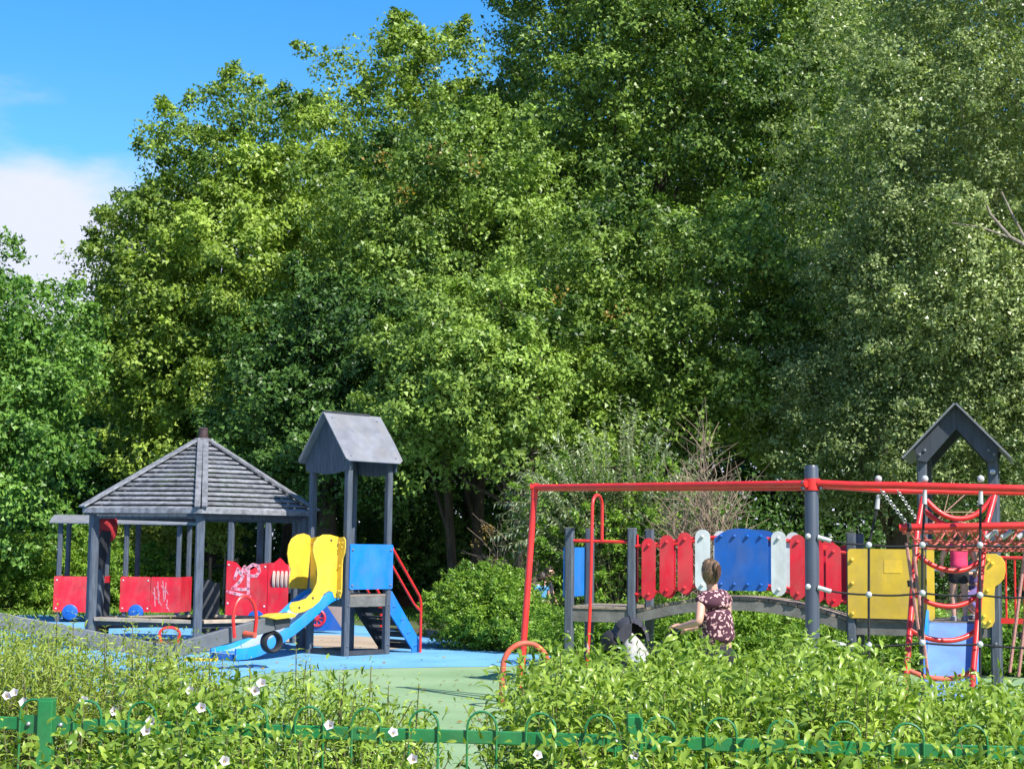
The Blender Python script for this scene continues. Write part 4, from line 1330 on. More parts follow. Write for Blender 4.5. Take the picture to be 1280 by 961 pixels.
# ================================================================== toy train: two wagons and the engine
def wagon(px, d, rz, label, L_, B_, wheel_f, scratch=False):
    base = at(px, 700, d); base.z = 0
    t = thing('play_train_wagon', label, 'play wagon', base, rz, 'toy train wagons')
    zb, zt = .22, .98
    chz = 2.12
    for x in (.06, L_ - .06):
        for y in (.06, B_ - .06):
            chpost('post', (x, y, 0), 0, chz, .10, t, GREY, (1, 0, 0))
    mb = MB(); mb.box(.0, L_, .0, B_, .26, .33); mb.build('floor', BEAM, t)
    mb = MB(); mb.prism(rp(-.02, L_ * .5 + (.0 if scratch else L_ * .5 + .02), zb, zt, .03), (0, -.002, 0), (1, 0, 0), (0, 0, 1), (0, -1, 0), .018)
    p1 = mb.build('red_side_panel', REDP, t)
    if scratch:
        mb = MB(); mb.prism(rp(L_ * .5 + .015, L_ + .02, zb, zt, .03), (0, -.002, 0), (1, 0, 0), (0, 0, 1), (0, -1, 0), .018)
        p2 = mb.build('red_side_panel', REDP, t)
        p2['label'] = 'red panel covered in pale scratches'
        mb = MB()
        for x, z0, z1 in ((.09, .75, .35), (.16, .88, .4), (.2, .62, .4), (.27, .9, .45), (.34, .86, .5), (.38, .5, .3)):
            x += L_ * .5
            mb.beam((x, -.0215, z0), (x + random.uniform(-.05, .05), -.0215, z1), .004, .02, (1, 0, 0))
            mb.beam((x - .03, -.0215, z0 - .1), (x + .06, -.0215, z0 - .25), .004, .016, (1, 0, 0))
        mb.build('scratches', SCRATCH, p2)
    for x in (.04, L_ * .5 - .05) if scratch else (.04, L_ - .04):
        for z in (zb + .08, zt - .08):
            bolt_on(p1, (x, -.02, z), (0, -1, 0), .018, .012, WHTP)
    for x in (-.0, L_):
        mb = MB(); mb.prism(rp(.03, B_ - .03, zb, zt, .03), (x, 0, 0), (0, 1, 0), (0, 0, 1), (1, 0, 0), .018)
        if x > 0 or not scratch: mb.build('red_end_panel', REDP, t)
    mb = MB(); mb.prism(rp(.0, L_, zb, zt - .1, .03), (0, B_, 0), (1, 0, 0), (0, 0, 1), (0, 1, 0), .018); mb.build('red_side_panel', REDP, t)
    # wheel
    wx = L_ * wheel_f
    mb = MB(); mb.tube([(wx, -.022, .22), (wx, -.045, .22), (wx, -.055, .22)], [.165, .165, .15], 22)
    w = mb.build('wheel', BLUD, t, smooth=True)
    for q in (-.05, .05): bolt_on(w, (wx + q, -.055, .24), (0, -1, 0), .022, .02, BLUP)
    # curved roof
    N_ = 6; vs = []; 
    for i in range(N_ + 1):
        q = i / N_ * 2 - 1
        y = B_ / 2 + q * (B_ / 2 + .16); z = chz + .16 - .17 * q * q
        vs += [(-.14, y, z), (L_ + .14, y, z), (-.14, y, z + .022), (L_ + .14, y, z + .022)]
    fs = []
    for i in range(N_):
        a, b = i * 4, i * 4 + 4
        fs += [(a, a + 1, b + 1, b), (a + 2, b + 2, b + 3, a + 3), (a, b, b + 2, a + 2), (a + 1, a + 3, b + 3, b + 1)]
    fs += [(0, 2, 3, 1), (N_ * 4, N_ * 4 + 1, N_ * 4 + 3, N_ * 4 + 2)]
    mb = MB(); mb.add(vs, fs); mb.build('curved_roof', GREYR, t)
    return t


wagon(70, 34.5, math.radians(4), 'red play wagon with blue wheel left of the pavilion, outermost of the train', .98, 1.0, .35)
wagon(153, 35, math.radians(-3), 'red play wagon seen through the pavilion, right panel covered in scratches', 1.28, 1.0, .27, True)

# engine
EB = at(284, 700, 31.8); EB.z = 0
ea = math.radians(-6)
eng = thing('play_steam_engine', 'red toy steam engine with sprayed graffiti on its cab and a ribbed barrel', 'play engine', EB, ea)
ppm = F / 31.8
cabw = 52 / ppm * 1.0
zc_t, zc_b = 1.7 - (702 - 680) / ppm, .12
poly = [(0, zc_b), (cabw, zc_b), (cabw, zc_t - .01), (cabw * .86, zc_t - .02), (cabw * .76, zc_t - .04), (cabw * .68, zc_t - .1), (cabw * .6, zc_t - .14), (cabw * .45, zc_t - .15), (cabw * .34, zc_t - .1), (cabw * .24, zc_t - .01), (cabw * .14, zc_t + .02), (0, zc_t + .03)]
mb = MB(); mb.prism(poly, (0, 0, 0), (1, 0, 0), (0, 0, 1), (0, -1, 0), .02)
cab = mb.build('cab_side_panel', REDP, eng)
for x, z in ((.04, zc_t - .05), (cabw - .05, zc_t - .08), (.04, .55), (cabw - .05, .5), (.04, .2)):
    bolt_on(cab, (x, -.02, z), (0, -1, 0), .02, .012, WHTP)
# graffiti: sprayed letters, flat ribbons on the panel
SPRAY = mat('pale_spray_paint', (.60, .36, .42), .8, .35, 9, col2=(.64, .10, .17), ramp=(.38, .56))
mb = MB()
def stroke(pts, w=.062):
    for (x0, z0), (x1, z1) in zip(pts, pts[1:]):
        mb.beam((x0, -.0225, z0), (x1, -.0225, z1), .0036, w, (1, 0, 0) if abs(x1 - x0) < abs(z1 - z0) else (0, 0, 1))
    for (x0, z0) in pts:
        mb.tube([(x0, -.0207, z0), (x0, -.0243, z0)], w / 2 * .98, 10)
g = lambda x, y: ((x - 284) / ppm / math.cos(ea), 1.7 - (y - 680) / ppm)
sx = lambda x, y: g(230 + x / 5.34, 650 + y / 5.34)
stroke([sx(345, 385), sx(365, 320), sx(385, 355), sx(410, 305), sx(420, 350)])
stroke([sx(440, 500), sx(435, 320)])
stroke([sx(430, 315), sx(465, 290), sx(500, 300), sx(510, 335), sx(490, 365), sx(450, 365)])
stroke([sx(400, 370), sx(375, 410), sx(330, 450), sx(390, 455), sx(440, 450)])
stroke([sx(300, 470), sx(350, 482), sx(410, 495), sx(450, 500)], .06)
gr_ = mb.build('graffiti', SPRAY, cab)
mb = MB()
poly = [(cabw + .01, .3), (cabw + .42, .3), (cabw + .42, zc_t - .03), (cabw + .36, zc_t - .02), (cabw + .3, zc_t + .05), (cabw + .24, zc_t + .1), (cabw + .18, zc_t + .05), (cabw + .12, zc_t), (cabw + .01, zc_t - .0)]
mb.prism(poly, (0, .0, 0), (1, 0, 0), (0, 0, 1), (0, -1, 0), .02); mb.build('cab_front_panel', REDP, eng)
mb = MB(); mb.prism([(0, zc_b), (.95, zc_b), (.95, zc_t - .1), (0, zc_t - .1)], (0, 0, 0), (0, 1, 0), (0, 0, 1), (-1, 0, 0), .02); mb.build('cab_back_panel', REDP, eng)
mb = MB(); mb.tube([(.62, -.022, .25), (.62, -.05, .25)], [.17, .17], 20); w = mb.build('wheel', BLUD, eng, smooth=True)
mb = MB(); mb.tube([(.62, -.051, .25), (.62, -.065, .25)], [.07, .06], 14); mb.build('wheel_hub', REDP, w, smooth=True)
for x, y in ((.05, .06), (.42, .9), (.80, .06), (1.18, .9)):
    chpost('post', (x, y, 0), 0, 2.35, .12, eng, GREY, (1, 0, 0))
mb = MB(); mb.beam((-.15, .48, 2.42), (1.5, .48, 2.42), 1.3, .03); mb.build('cab_roof', GREYR, eng)
# ribbed barrel running towards the slide tower
bz = 1.7 - (722 - 680) / ppm
mb = MB(); x0 = cabw + .10
for k in range(9):
    x = x0 + k * .082
    mb.tube([(x, .2, bz), (x + .012, .2, bz), (x + .05, .2, bz), (x + .062, .2, bz)], [.25, .275, .275, .25], 22)
mb.build('ribbed_barrel', TUNNEL, eng, smooth=True)
mb = MB(); mb.tube([(x0 + .02, .2, bz), (x0 + 1.5, .2, bz)], .235, 22); mb.build('boiler', REDP, eng, smooth=True)
# engine nose: blue triangles, beige plate and the red spoked wheel
nx = (388 - 284) / ppm; nw = 47 / ppm
zt2, zb2 = .84, .06
mb = MB(); mb.prism([(nx, zb2), (nx + nw, zb2), (nx + nw * .28, zt2 - .02), (nx, zt2 - .25)], (0, -.16, 0), (1, 0, 0), (0, 0, 1), (0, -1, 0), .02); mb.build('blue_nose_panel', BLUD, eng)
mb = MB(); mb.prism([(nx + nw * .1, .1), (nx + nw * 1.0, .1), (nx + nw * 1.0, zt2), (nx + nw * .1, zt2)], (0, -.10, 0), (1, 0, 0), (0, 0, 1), (0, -1, 0), .02)
mb.build('beige_nose_plate', mat('brownish_beige_panel', (.36, .27, .24), .6, .2, 5), eng)
wc = Vector((nx + nw * .30, -.185, .30))
mb = MB()
mb.tube([wc + Vector((.155 * math.cos(t), -.01, .155 * math.sin(t))) for t in np.linspace(0, 2 * PI, 24, endpoint=False)], .028, 6, closed=True)
for k in range(8):
    t = k * PI / 4
    mb.beam(wc + Vector((.03 * math.cos(t), 0, .03 * math.sin(t))), wc + Vector((.14 * math.cos(t), 0, .14 * math.sin(t))), .02, .035, (0, 1, 0))
mb.tube([wc + Vector((0, .01, 0)), wc + Vector((0, -.03, 0))], [.05, .045], 14)
mb.build('spoked_wheel', REDP, eng, smooth=True)

# stepping rock half hidden behind the tower
rk = at(527, 785, 31.5); rk.z = 0

# ================================================================== V shaped seesaw in front
SB = at(205, 830, 21.2); SB.z = 0
see = thing('seesaw', 'grey V shaped seesaw with yellow seat, red hoop handle and tyre bumper', 'seesaw', SB)
pR0, pR1 = at(208, 815.5, 21.2) - SB, at(360, 773, 22.4) - SB
pL0, pL1 = at(208, 815.5, 21.2) - SB, at(-30, 770, 20.2) - SB
GSE = mat('grey_seesaw_beam', (0.125, 0.135, 0.150), 0.55, 0.3, 4, 0.1, 30)
mb = MB(); mb.beam(pR0, pR1, .09, .20); mb.build('beam', GSE, see, bevel=.01)
mb = MB(); mb.beam(pL0, pL1, .09, .20); mb.build('beam', GSE, see, bevel=.01)
mb = MB(); mb.box(-.12, .12, -.12, .12, 0, .17); mb.build('pivot_block', GREYD, see, bevel=.01)
e = (pR1 - pR0).normalized()
u_ = Vector((e.x, e.y, 0)).normalized()
# wedge end under the seat
p = pR1 - e * .38
mb = MB()
s_ = p + Z3 * .115
yv = [(-.02, .0), (.10, .035), (.36, .05), (.42, .03), (.40, -.01), (.1, -.035), (-.02, -.01)]
mb.prism(yv, s_ - e.cross(Z3) * .14, u_, Z3, e.cross(Z3), .28)
mb.build('seat', YELP, see, bevel=.01)
mb = MB(); mb.prism([(.1, .0), (.38, .0), (.36, -.12), (.14, -.14)], s_ - e.cross(Z3) * -.052 - Z3 * .03, u_, Z3, e.cross(Z3), .012); mb.build('seat_bracket', GREYD, see)
# tyre bumper
tcn = at(339.5, 802, 22.3) - SB
axv = e.cross(Z3).normalized(); 
mb = MB()
f1 = u_; 
ring = [tcn + f1 * (.125 * math.cos(t)) + Z3 * (.125 * math.sin(t)) for t in np.linspace(0, 2 * PI, 26, endpoint=False)]
pts = ring
n_ = 8
vs = []; fs = []
for i, t in enumerate(np.linspace(0, 2 * PI, 26, endpoint=False)):
    rad_ = f1 * math.cos(t) + Z3 * math.sin(t)
    for j in range(n_):
        q = 2 * PI * j / n_
        vs.append(tcn + rad_ * (.128 + .034 * math.cos(q)) + axv * (.075 * math.sin(q)))
for i in range(26):
    for j in range(n_):
        fs.append((i * n_ + j, ((i + 1) % 26) * n_ + j, ((i + 1) % 26) * n_ + (j + 1) % n_, i * n_ + (j + 1) % n_))
mb.add(vs, fs); mb.build('tyre', RUBBER, see, smooth=True)
# red hoop handle
def hoop_handle(px0, px1, ytop, ybot, d, r, tilt=.0):
    pts = []
    for k in range(15):
        t = PI * k / 14
        x = (px0 + px1) / 2 - (px1 - px0) / 2 * math.cos(t)
        y = ybot - 6 - (ybot - 6 - ytop) * (math.sin(t) ** .62)
        pts.append(at(x, y, d + tilt * (x - px0) / (px1 - px0)) - SB)
    pts = [at(px0 + 2, ybot, d) - SB] + pts[1:-1] + [at(px1 - 3, ybot, d + tilt) - SB]
    m_ = MB(); m_.tube(pts, r, 8)
    return m_
hoop_handle(291, 321, 745, 797, 21.7, .024, .3).build('hoop_handle', RED, see, smooth=True)
mb = MB(); mb.tube([at(306, 792, 21.9) - SB, at(319, 794, 21.8) - SB], [.045, .04], 10); mb.build('handle_clamp', REDF, see, smooth=True)
hoop_handle(199, 225, 784, 803, 21.0, .02, .15).build('hoop_handle', RED, see, smooth=True)
# second arm pair seat at the left foot
mb = MB(); mb.prism([(-.2, 0), (.2, 0), (.22, .035), (-.22, .035)], at(250, 826, 20.6) - SB, (1, 0, 0), (0, .6, .2), (0, 0, 1), .03); mb.build('low_seat', YELP, see)

# ================================================================== back fence, wall, kerb, far building
bf = thing('back_fence', 'green bow topped fence far behind the wagons and the pavilion', 'fence', (at(-20, 700, 45).x, 45, 0))
x0, x1 = 0, at(330, 700, 45).x - at(-20, 700, 45).x
for z in (.95, .12):
    mb = MB(); mb.box(x0, x1, -.01, .01, z - .025, z + .025); mb.build('rail', GREENF, bf)
for k in range(4):
    mb = MB(); xx = x0 + (x1 - x0) * k / 3; mb.box(xx - .03, xx + .03, -.03, .03, 0, 1.08); mb.build('post', GREENF, bf)
h0 = None
k = 0
while .1 + k * .235 < x1 - .2:
    if h0 is None:
        mb = MB(); mb.tube([(0, 0, .05), (0, 0, .95)] + [(.055 - .055 * math.cos(PI * q / 5), 0, .99 + .055 * math.sin(PI * q / 5)) for q in range(6)] + [(.11, 0, .95), (.11, 0, .05)], .007, 4)
        h0 = mb.build('hoop', GREENF, bf)
        h = h0
    else:
        h = copy_obj(h0, bf)
    h.location = (.1 + k * .235, -.015, 0)
    k += 1
kb = [gr(x, y) for x, y in ((532, 796), (560, 800), (600, 806), (650, 811), (700, 815), (760, 822))]
kt = thing('timber_edging', 'dark low timber edging along the foot of the round bush beside the blue surface', 'edging', kb[0])
for i, (a, b) in enumerate(zip(kb, kb[1:])):
    a, b = a - kb[0], b - kb[0]
    L_ = (b - a).length; n_ = max(1, int(L_ / .55)); e = (b - a).normalized()
    for j in range(n_):
        mb = MB(); mb.beam(a.lerp(b, j / n_) + e * .006 + Z3 * .07, a.lerp(b, (j + 1) / n_) - e * .006 + Z3 * (.07 + random.uniform(-.008, .008)), .09, .15)
        mb.build('timber', GREYD, kt)
BRK = None
def brick_wall_mat():
    m = bpy.data.materials.new('dull_red_brick'); m.use_nodes = True
    n, l = m.node_tree.nodes, m.node_tree.links
    b = n['Principled BSDF']; b.inputs['Roughness'].default_value = .9
    t = n.new('ShaderNodeTexCoord'); br_ = n.new('ShaderNodeTexBrick')
    mp_ = n.new('ShaderNodeMapping'); mp_.inputs['Rotation'].default_value = (PI / 2, 0, 0)
    br_.inputs['Scale'].default_value = 4.4
    br_.inputs['Color1'].default_value = (.22, .07, .045, 1); br_.inputs['Color2'].default_value = (.15, .05, .035, 1); br_.inputs['Mortar'].default_value = (.2, .16, .13, 1)
    l.new(t.outputs['Object'], mp_.inputs[0]); l.new(mp_.outputs[0], br_.inputs['Vector']); l.new(br_.outputs['Color'], b.inputs['Base Color'])
    return m
wp = at(495, 700, 44)
wl = thing('brick_wall', 'low dull red brick wall in the shade right of the stair rails', 'wall', (wp.x, 44, 0))
mb = MB(); mb.box(0, 4.2, -.11, .11, 0, .62); mb.build('wall_face', brick_wall_mat(), wl)
for k in range(7):
    mb = MB(); mb.box(k * .6 + .005, k * .6 + .595, -.14, .14, .622, .68); mb.build('coping', BEAM, wl)
# pale house far behind at the left, seen between leaves
hp = at(70, 690, 95)
hs_ = thing('house', 'pale far house glimpsed through the leaves left of the pavilion roof', 'house', (hp.x, 95, 0))
mb = MB(); mb.box(-3.5, 2.2, 0, 6, 0, 5.1); mb.build('wall', mat('pale_render', (.62, .62, .60), .9, .1, 2), hs_)
mb = MB(); mb.add([(-3.8, -.3, 5.1), (2.5, -.3, 5.1), (2.5, 6.3, 5.1), (-3.8, 6.3, 5.1), (-3.8, 3, 7.2), (2.5, 3, 7.2)], [(0, 1, 5, 4), (2, 3, 4, 5), (0, 4, 3), (1, 2, 5), (0, 3, 2, 1)]); mb.build('roof', GREYR, hs_)
for x in (-2.6, -.6, 1.0):
    for z in (.9, 3.2):
        mb = MB(); mb.box(x - .5, x + .5, -.05, .02, z, z + 1.2); w = mb.build('window', WHTP, hs_)
        mb = MB(); mb.box(x - .42, x + .42, -.07, -.055, z + .08, z + 1.12); mb.build('pane', mat('dark_window_pane', (.03, .04, .05), .1, .1, 1), w)
lp_ = at(66, 700, 50)
pl = thing('pole', 'thin pale wooden pole behind the yellow green bush left of the pavilion', 'pole', (lp_.x, 44.5, 0))
mb = MB(); mb.tube([(0, 0, 0), (.03, 0, 1.6), (.02, 0, at(66, 640, 44.5).z)], [.06, .055, .045], 8); mb.build('shaft', STAKE, pl)

# ================================================================== bridge structure on the right
BA = at(712, 700, 20.0); BA.z = 0
bth = math.radians(-18)
BE = Vector((math.cos(bth), math.sin(bth), 0))        # left to right, coming nearer
BN = Vector((-BE.y, BE.x, 0))                         # away from the camera
BD = .95
bri = thing('bridge_climbing_unit', 'long play unit with arched bridge, red white and blue boards and roofed slide tower', 'play structure', BA)
br_pt = lambda s, o, z: BE * s + BN * o + Z3 * z
S_ = lambda px, py=700, o=0.0: on_plane(px, py, BA + BN * o, BE)[0]
Z_ = lambda px, py, o=0.0: on_plane(px, py, BA + BN * o, BE)[1]
sP1, sP2 = 0.0, S_(790)
sT0, sT1, sT2 = S_(1064), S_(1154), S_(1243)
zPost = Z_(790, 661)
for s, o, top in ((sP1, 0, zPost), (sP2, 0, zPost), (sP1, BD, zPost), (sP2, BD, zPost), (sT0, 0, Z_(1064, 667)), (sT0, BD, Z_(1064, 667))):
    po = chpost('post', br_pt(s, o, 0), -.05, top, .105, bri, GREY, BE)
    mb = MB(); mb.prism([(-.05, -.05), (.05, -.05), (.05, .05), (-.05, .05)], br_pt(s, o, top + .001), BE, BN, Z3, .015); mb.build('post_cap', BEAM, po)
    bolt_on(po, br_pt(s, o - .053, .68), -BN, .02, .02)
for s in (sT1, sT2):
    for o in (0, BD):
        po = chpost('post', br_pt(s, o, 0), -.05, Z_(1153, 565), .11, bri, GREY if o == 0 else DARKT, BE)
        bolt_on(po, br_pt(s, o - .055, .68), -BN, .02, .02)
# left platform
zD = Z_(750, 757)
for o in (0, BD):
    mb = MB(); mb.beam(br_pt(sP1 + .054, o, zD - .12), br_pt(sP2 - .054, o, zD - .12), .05, .15); mb.build('platform_beam', BEAM, bri)
for s in (sP1, sP2):
    mb = MB(); mb.beam(br_pt(s, .054, zD - .12), br_pt(s, BD - .054, zD - .12), .05, .15); mb.build('platform_beam', BEAM, bri)
for k in range(8):
    o = -.04 + k * .13
    mb = MB(); mb.beam(br_pt(sP1 + .056, o + .06, zD - .02), br_pt(sP2 - .056, o + .06, zD - .02), .12, .035); mb.build('deck_board', DECK, bri)
# blue side wall of the left platform (seen almost edge on, between front and rear post)
mb = MB(); z0_, z1_ = Z_(735, 747), Z_(735, 684)
mb.prism(rp(-.02, BD + .05, z0_, z1_, .03), br_pt(-.058, 0, 0), BN, Z3, -BE, .018); mb.build('blue_wall_panel', BLUP, bri)
# red bars of the platform and sliding pole with its bent top
zb1 = Z_(750, 676)
mb = MB(); mb.tube([br_pt(.05, 0, zb1), br_pt(sP2 - .05, 0, zb1 - .01)], .021, 10); mb.build('safety_bar', RED, bri, smooth=True)
POLE_O = -.32
sp_, spb = S_(739, 700, POLE_O), S_(752.5, 650, 0)
zpt = Z_(745, 618, POLE_O)
mb = MB()
pts = [br_pt(S_(733, 800, POLE_O), POLE_O, 0), br_pt(sp_ - .01, POLE_O, 1.0), br_pt(sp_ + .01, POLE_O, zpt - .14)]
a_, b_ = br_pt(sp_ + .01, POLE_O, zpt - .14), br_pt(spb, 0, zpt - .14)
for k in range(1, 9):
    t = PI * k / 9
    pts.append(a_.lerp(b_, .5 - .5 * math.cos(t)) + Z3 * (.14 * math.sin(t)))
pts += [b_, br_pt(spb, 0, zb1 + .01)]
REDW = mat('worn_red_pole_paint', (.70, .03, .02), .45, .3, 5, .05, 60, col2=(.62, .55, .52), stretch=(1, 1, .5), ramp=(.36, .42))
mb.tube(pts[:2], .021, 10); lowp = mb.build('worn_pole_foot', REDW, bri, smooth=True)
mb = MB(); mb.tube(pts[1:], .021, 10); mb.build('sliding_pole', RED, bri, smooth=True)
# arched bridge deck
sB0, sB1 = sP2 + .06, sT0 - .06
zA0, zA1 = Z_(796, 762), Z_(1058, 772)
zM = Z_(930, 746)
def zdeck(s):
    q = (s - sB0) / (sB1 - sB0)
    return zA0 * (1 - q) + zA1 * q + (zM - (zA0 + zA1) / 2) * 4 * q * (1 - q)
NB = 22
for k in range(NB):
    s = sB0 + (sB1 - sB0) * (k + .5) / NB
    w = (sB1 - sB0) / NB * .93
    t = Vector(BE * 1.0) + Z3 * ((zdeck(s + .02) - zdeck(s - .02)) / .04); t.normalize()
    c = br_pt(s, 0, zdeck(s) - .02)
    mb = MB(); mb.beam(c - t * w / 2 - BN * .0 + BN * (BD / 2), c + t * w / 2 + BN * (BD / 2), BD - .02, .035); mb.build('bridge_plank', DECK, bri)
for o in (0.02, BD - .02):
    mb = MB()
    n = 24; vs = []
    for i in range(n + 1):
        s = sB0 + (sB1 - sB0) * i / n
        for dz in (-.045, -.16):
            for oo in (-.025, .025):
                vs.append(br_pt(s, o + oo, zdeck(s) + dz))
    fs = []
    for i in range(n):
        a = i * 4
        fs += [(a, a + 4, a + 5, a + 1), (a + 2, a + 3, a + 7, a + 6), (a, a + 2, a + 6, a + 4), (a + 1, a + 5, a + 7, a + 3)]
    fs += [(0, 1, 3, 2), (n * 4, n * 4 + 2, n * 4 + 3, n * 4 + 1)]
    mb.add(vs, fs); mb.build('bridge_beam', BEAM, bri)
# rails and boards on both sides
fr = [(811, 17, 'r'), (833.5, 17, 'r'), (856, 17, 'r'), (878.5, 18.5, 'w'), (926.5, 67, 'b'), (973.5, 18.5, 'w'), (997, 19, 'r'), (1020, 19, 'r'), (1042, 19, 'r')]
yt = {811: 672.5, 833.5: 668.5, 856: 665, 878.5: 661.5, 926.5: 659, 973.5: 663.5, 997: 668, 1020: 674, 1042: 680}
yb = {811: 750, 833.5: 745.5, 856: 742, 878.5: 738.5, 926.5: 738, 973.5: 744.5, 997: 749.5, 1020: 754, 1042: 758.5}
def slat_poly(w, z0, z1, dome=False):
    r_ = w / 2
    pts = []
    if not dome:
        for k in range(9):
            t = PI * k / 8; pts.append((r_ * math.cos(t), z1 - r_ + r_ * math.sin(t)))
        for k in range(9):
            t = PI + PI * k / 8; pts.append((r_ * math.cos(t), z0 + r_ + r_ * math.sin(t)))
    else:
        c = .06
        pts = [(r_, z0 + c), (r_, z1 - .13)]
        for k in range(1, 12):
            q = k / 12; x = r_ - 2 * r_ * q
            pts.append((x, z1 - .13 * abs(2 * q - 1) ** 2.6 - .012))
        pts += [(-r_, z1 - .13), (-r_, z0 + c), (-r_ + .02, z0 + .015), (-r_ + c, z0), (r_ - c, z0), (r_ - .02, z0 + .015)]
    return pts
for side, o in ((0, -.03), (1, BD + .03)):
    nrm = -BN if side == 0 else BN
    # two curved rails
    for top in (1, 0):
        pts = []
        for k in range(15):
            q = k / 14; s = sP2 + .05 + (sT0 - sP2 - .1) * q
            pxs = 802 + (1052 - 802) * q
            keys = [f_[0] for f_ in fr]
            zz = np.interp(pxs, keys, [(Z_(x, yt[x]) - .10 if top else Z_(x, yb[x]) + .07) if x != 926.5 else (Z_(x, 667 if top else 734) - 0.04 * (1 if top else -.5)) for x in keys])
            pts.append(br_pt(s, o, float(zz)))
        mb = MB(); mb.tube(pts, .020, 8); mb.build('bridge_rail', RED, bri, smooth=True)
    for (x, wpx, kk) in fr:
        s = S_(x, 700, -.05)
        z1, z0 = Z_(x, yt[x], -.05), Z_(x, yb[x], -.05)
        w = S_(x + wpx / 2, 700, -.05) - S_(x - wpx / 2, 700, -.05)
        if side: s += .02
        m_ = {'r': REDP, 'w': WHTP, 'b': BLUD}[kk]
        mb = MB(); mb.prism(slat_poly(w, z0, z1, kk == 'b'), br_pt(s, o, 0) + nrm * .022, BE, Z3, nrm, .018)
        sl_ = mb.build({'r': 'red_board', 'w': 'white_board', 'b': 'blue_board'}[kk], m_, bri)
        bs = [0] if kk != 'b' else [-.24, -.08, .08, .24]
        for q in bs:
            for zz in (z1 - .085 - (.02 if kk == 'b' else 0), z0 + .075):
                bolt_on(sl_, br_pt(s + q, o, zz) + nrm * .04, nrm, .02, .034, m_)
    for zz in (Z_(1030, 745), Z_(1030, 690)): pass
# red corner boards close to the posts
for s, zt0, zt1 in ((sP2 + .07, Z_(797, 668), Z_(797, 752)),):
    mb = MB(); mb.beam(br_pt(s, .0, zt1), br_pt(s, .0, zt0), .02, .05, (0, 1, 0)); mb.build('red_corner_board', REDP, bri)
# right hand walls and slide tower
def wall_board(px0, px1, y0, y1, o, m, name, bolts=True, rr_=.04):
    s0, s1 = S_(px0, 730, o), S_(px1, 730, o)
    z1, z0 = Z_((px0 + px1) / 2, y0, o), Z_((px0 + px1) / 2, y1, o)
    mb = MB(); mb.prism(rp(s0, s1, z0, z1, rr_), br_pt(0, o, 0), BE, Z3, -BN, .02)
    w_ = mb.build(name, m, bri)
    if bolts:
        for z in (z0 + .05, (z0 + z1) / 2, z1 - .13):
            bolt_on(w_, br_pt(s0 + .05, o - .02, z), -BN, .022, .03, m)
    return w_, s0, s1, z0, z1
yw, a0, a1, c0, c1 = wall_board(1060, 1157, 686, 773, -.06, YELF, 'yellow_wall_panel')
mb = MB(); mb.prism(rp(S_(1105, 700, -.08), S_(1127, 700, -.08), Z_(1116, 716, -.08), Z_(1116, 700, -.08), .004), br_pt(0, -.0805, 0), BE, Z3, -BN, .003); mb.build('yellow_sticker', YELP, yw)
# rounded yellow post edge beside the slide mouth
mb = MB(); mb.prism(slat_poly(.085, Z_(1163, 775, -.12), Z_(1163, 685, -.12)), br_pt(S_(1163, 700, -.12), -.12, 0), BE, Z3, -BN, .02); mb.build('yellow_edge_board', YELP, bri)
# right yellow ear
ear = [(1226, 784), (1225, 694), (1232, 692), (1245, 692), (1252, 696), (1256.5, 703), (1257, 714), (1255, 723), (1250, 729), (1244, 733), (1243, 741), (1243.5, 776), (1240, 783), (1234, 785)]
mb = MB(); mb.prism([on_plane(x, y, BA - BN * .09, BE) for x, y in ear], -BN * .09, BE, Z3, -BN, .02)
er = mb.build('yellow_side_panel', YELP, bri, bevel=.003, seg=1)
for x, y in ((1235, 700), (1240, 704), (1230, 770), (1237, 777), (1230, 779), (1234, 738)):
    s, z = on_plane(x, y, BA - BN * .11, BE); bolt_on(er, br_pt(s, -.11, z), -BN, .02, .03, YELP)
# decks behind walls
zR = Z_(1110, 778)
for o in (0.0, BD):
    mb = MB(); mb.beam(br_pt(sT0 + .055, o, zR - .07), br_pt(sT1 - .057, o, zR - .07), .05, .15); mb.build('platform_beam', BEAM, bri)
    mb = MB(); mb.beam(br_pt(sT1 + .057, o, zR - .07), br_pt(sT2 - .057, o, zR - .07), .05, .15); mb.build('platform_beam', BEAM, bri)
for k in range(8):
    o = -.045 + k * .135
    mb = MB(); mb.beam(br_pt(sT0 + .06, o + .06, zR + .02), br_pt(sT2 - .06, o + .06, zR + .02), .125, .03); mb.build('deck_board', DECK, bri)
# back yellow wall
mb = MB(); mb.prism(rp(sT0 + .02, sT1 - .02, zR, zR + .8, .04), br_pt(0, BD + .06, 0), BE, Z3, BN, .02); mb.build('yellow_wall_panel', YELF, bri)
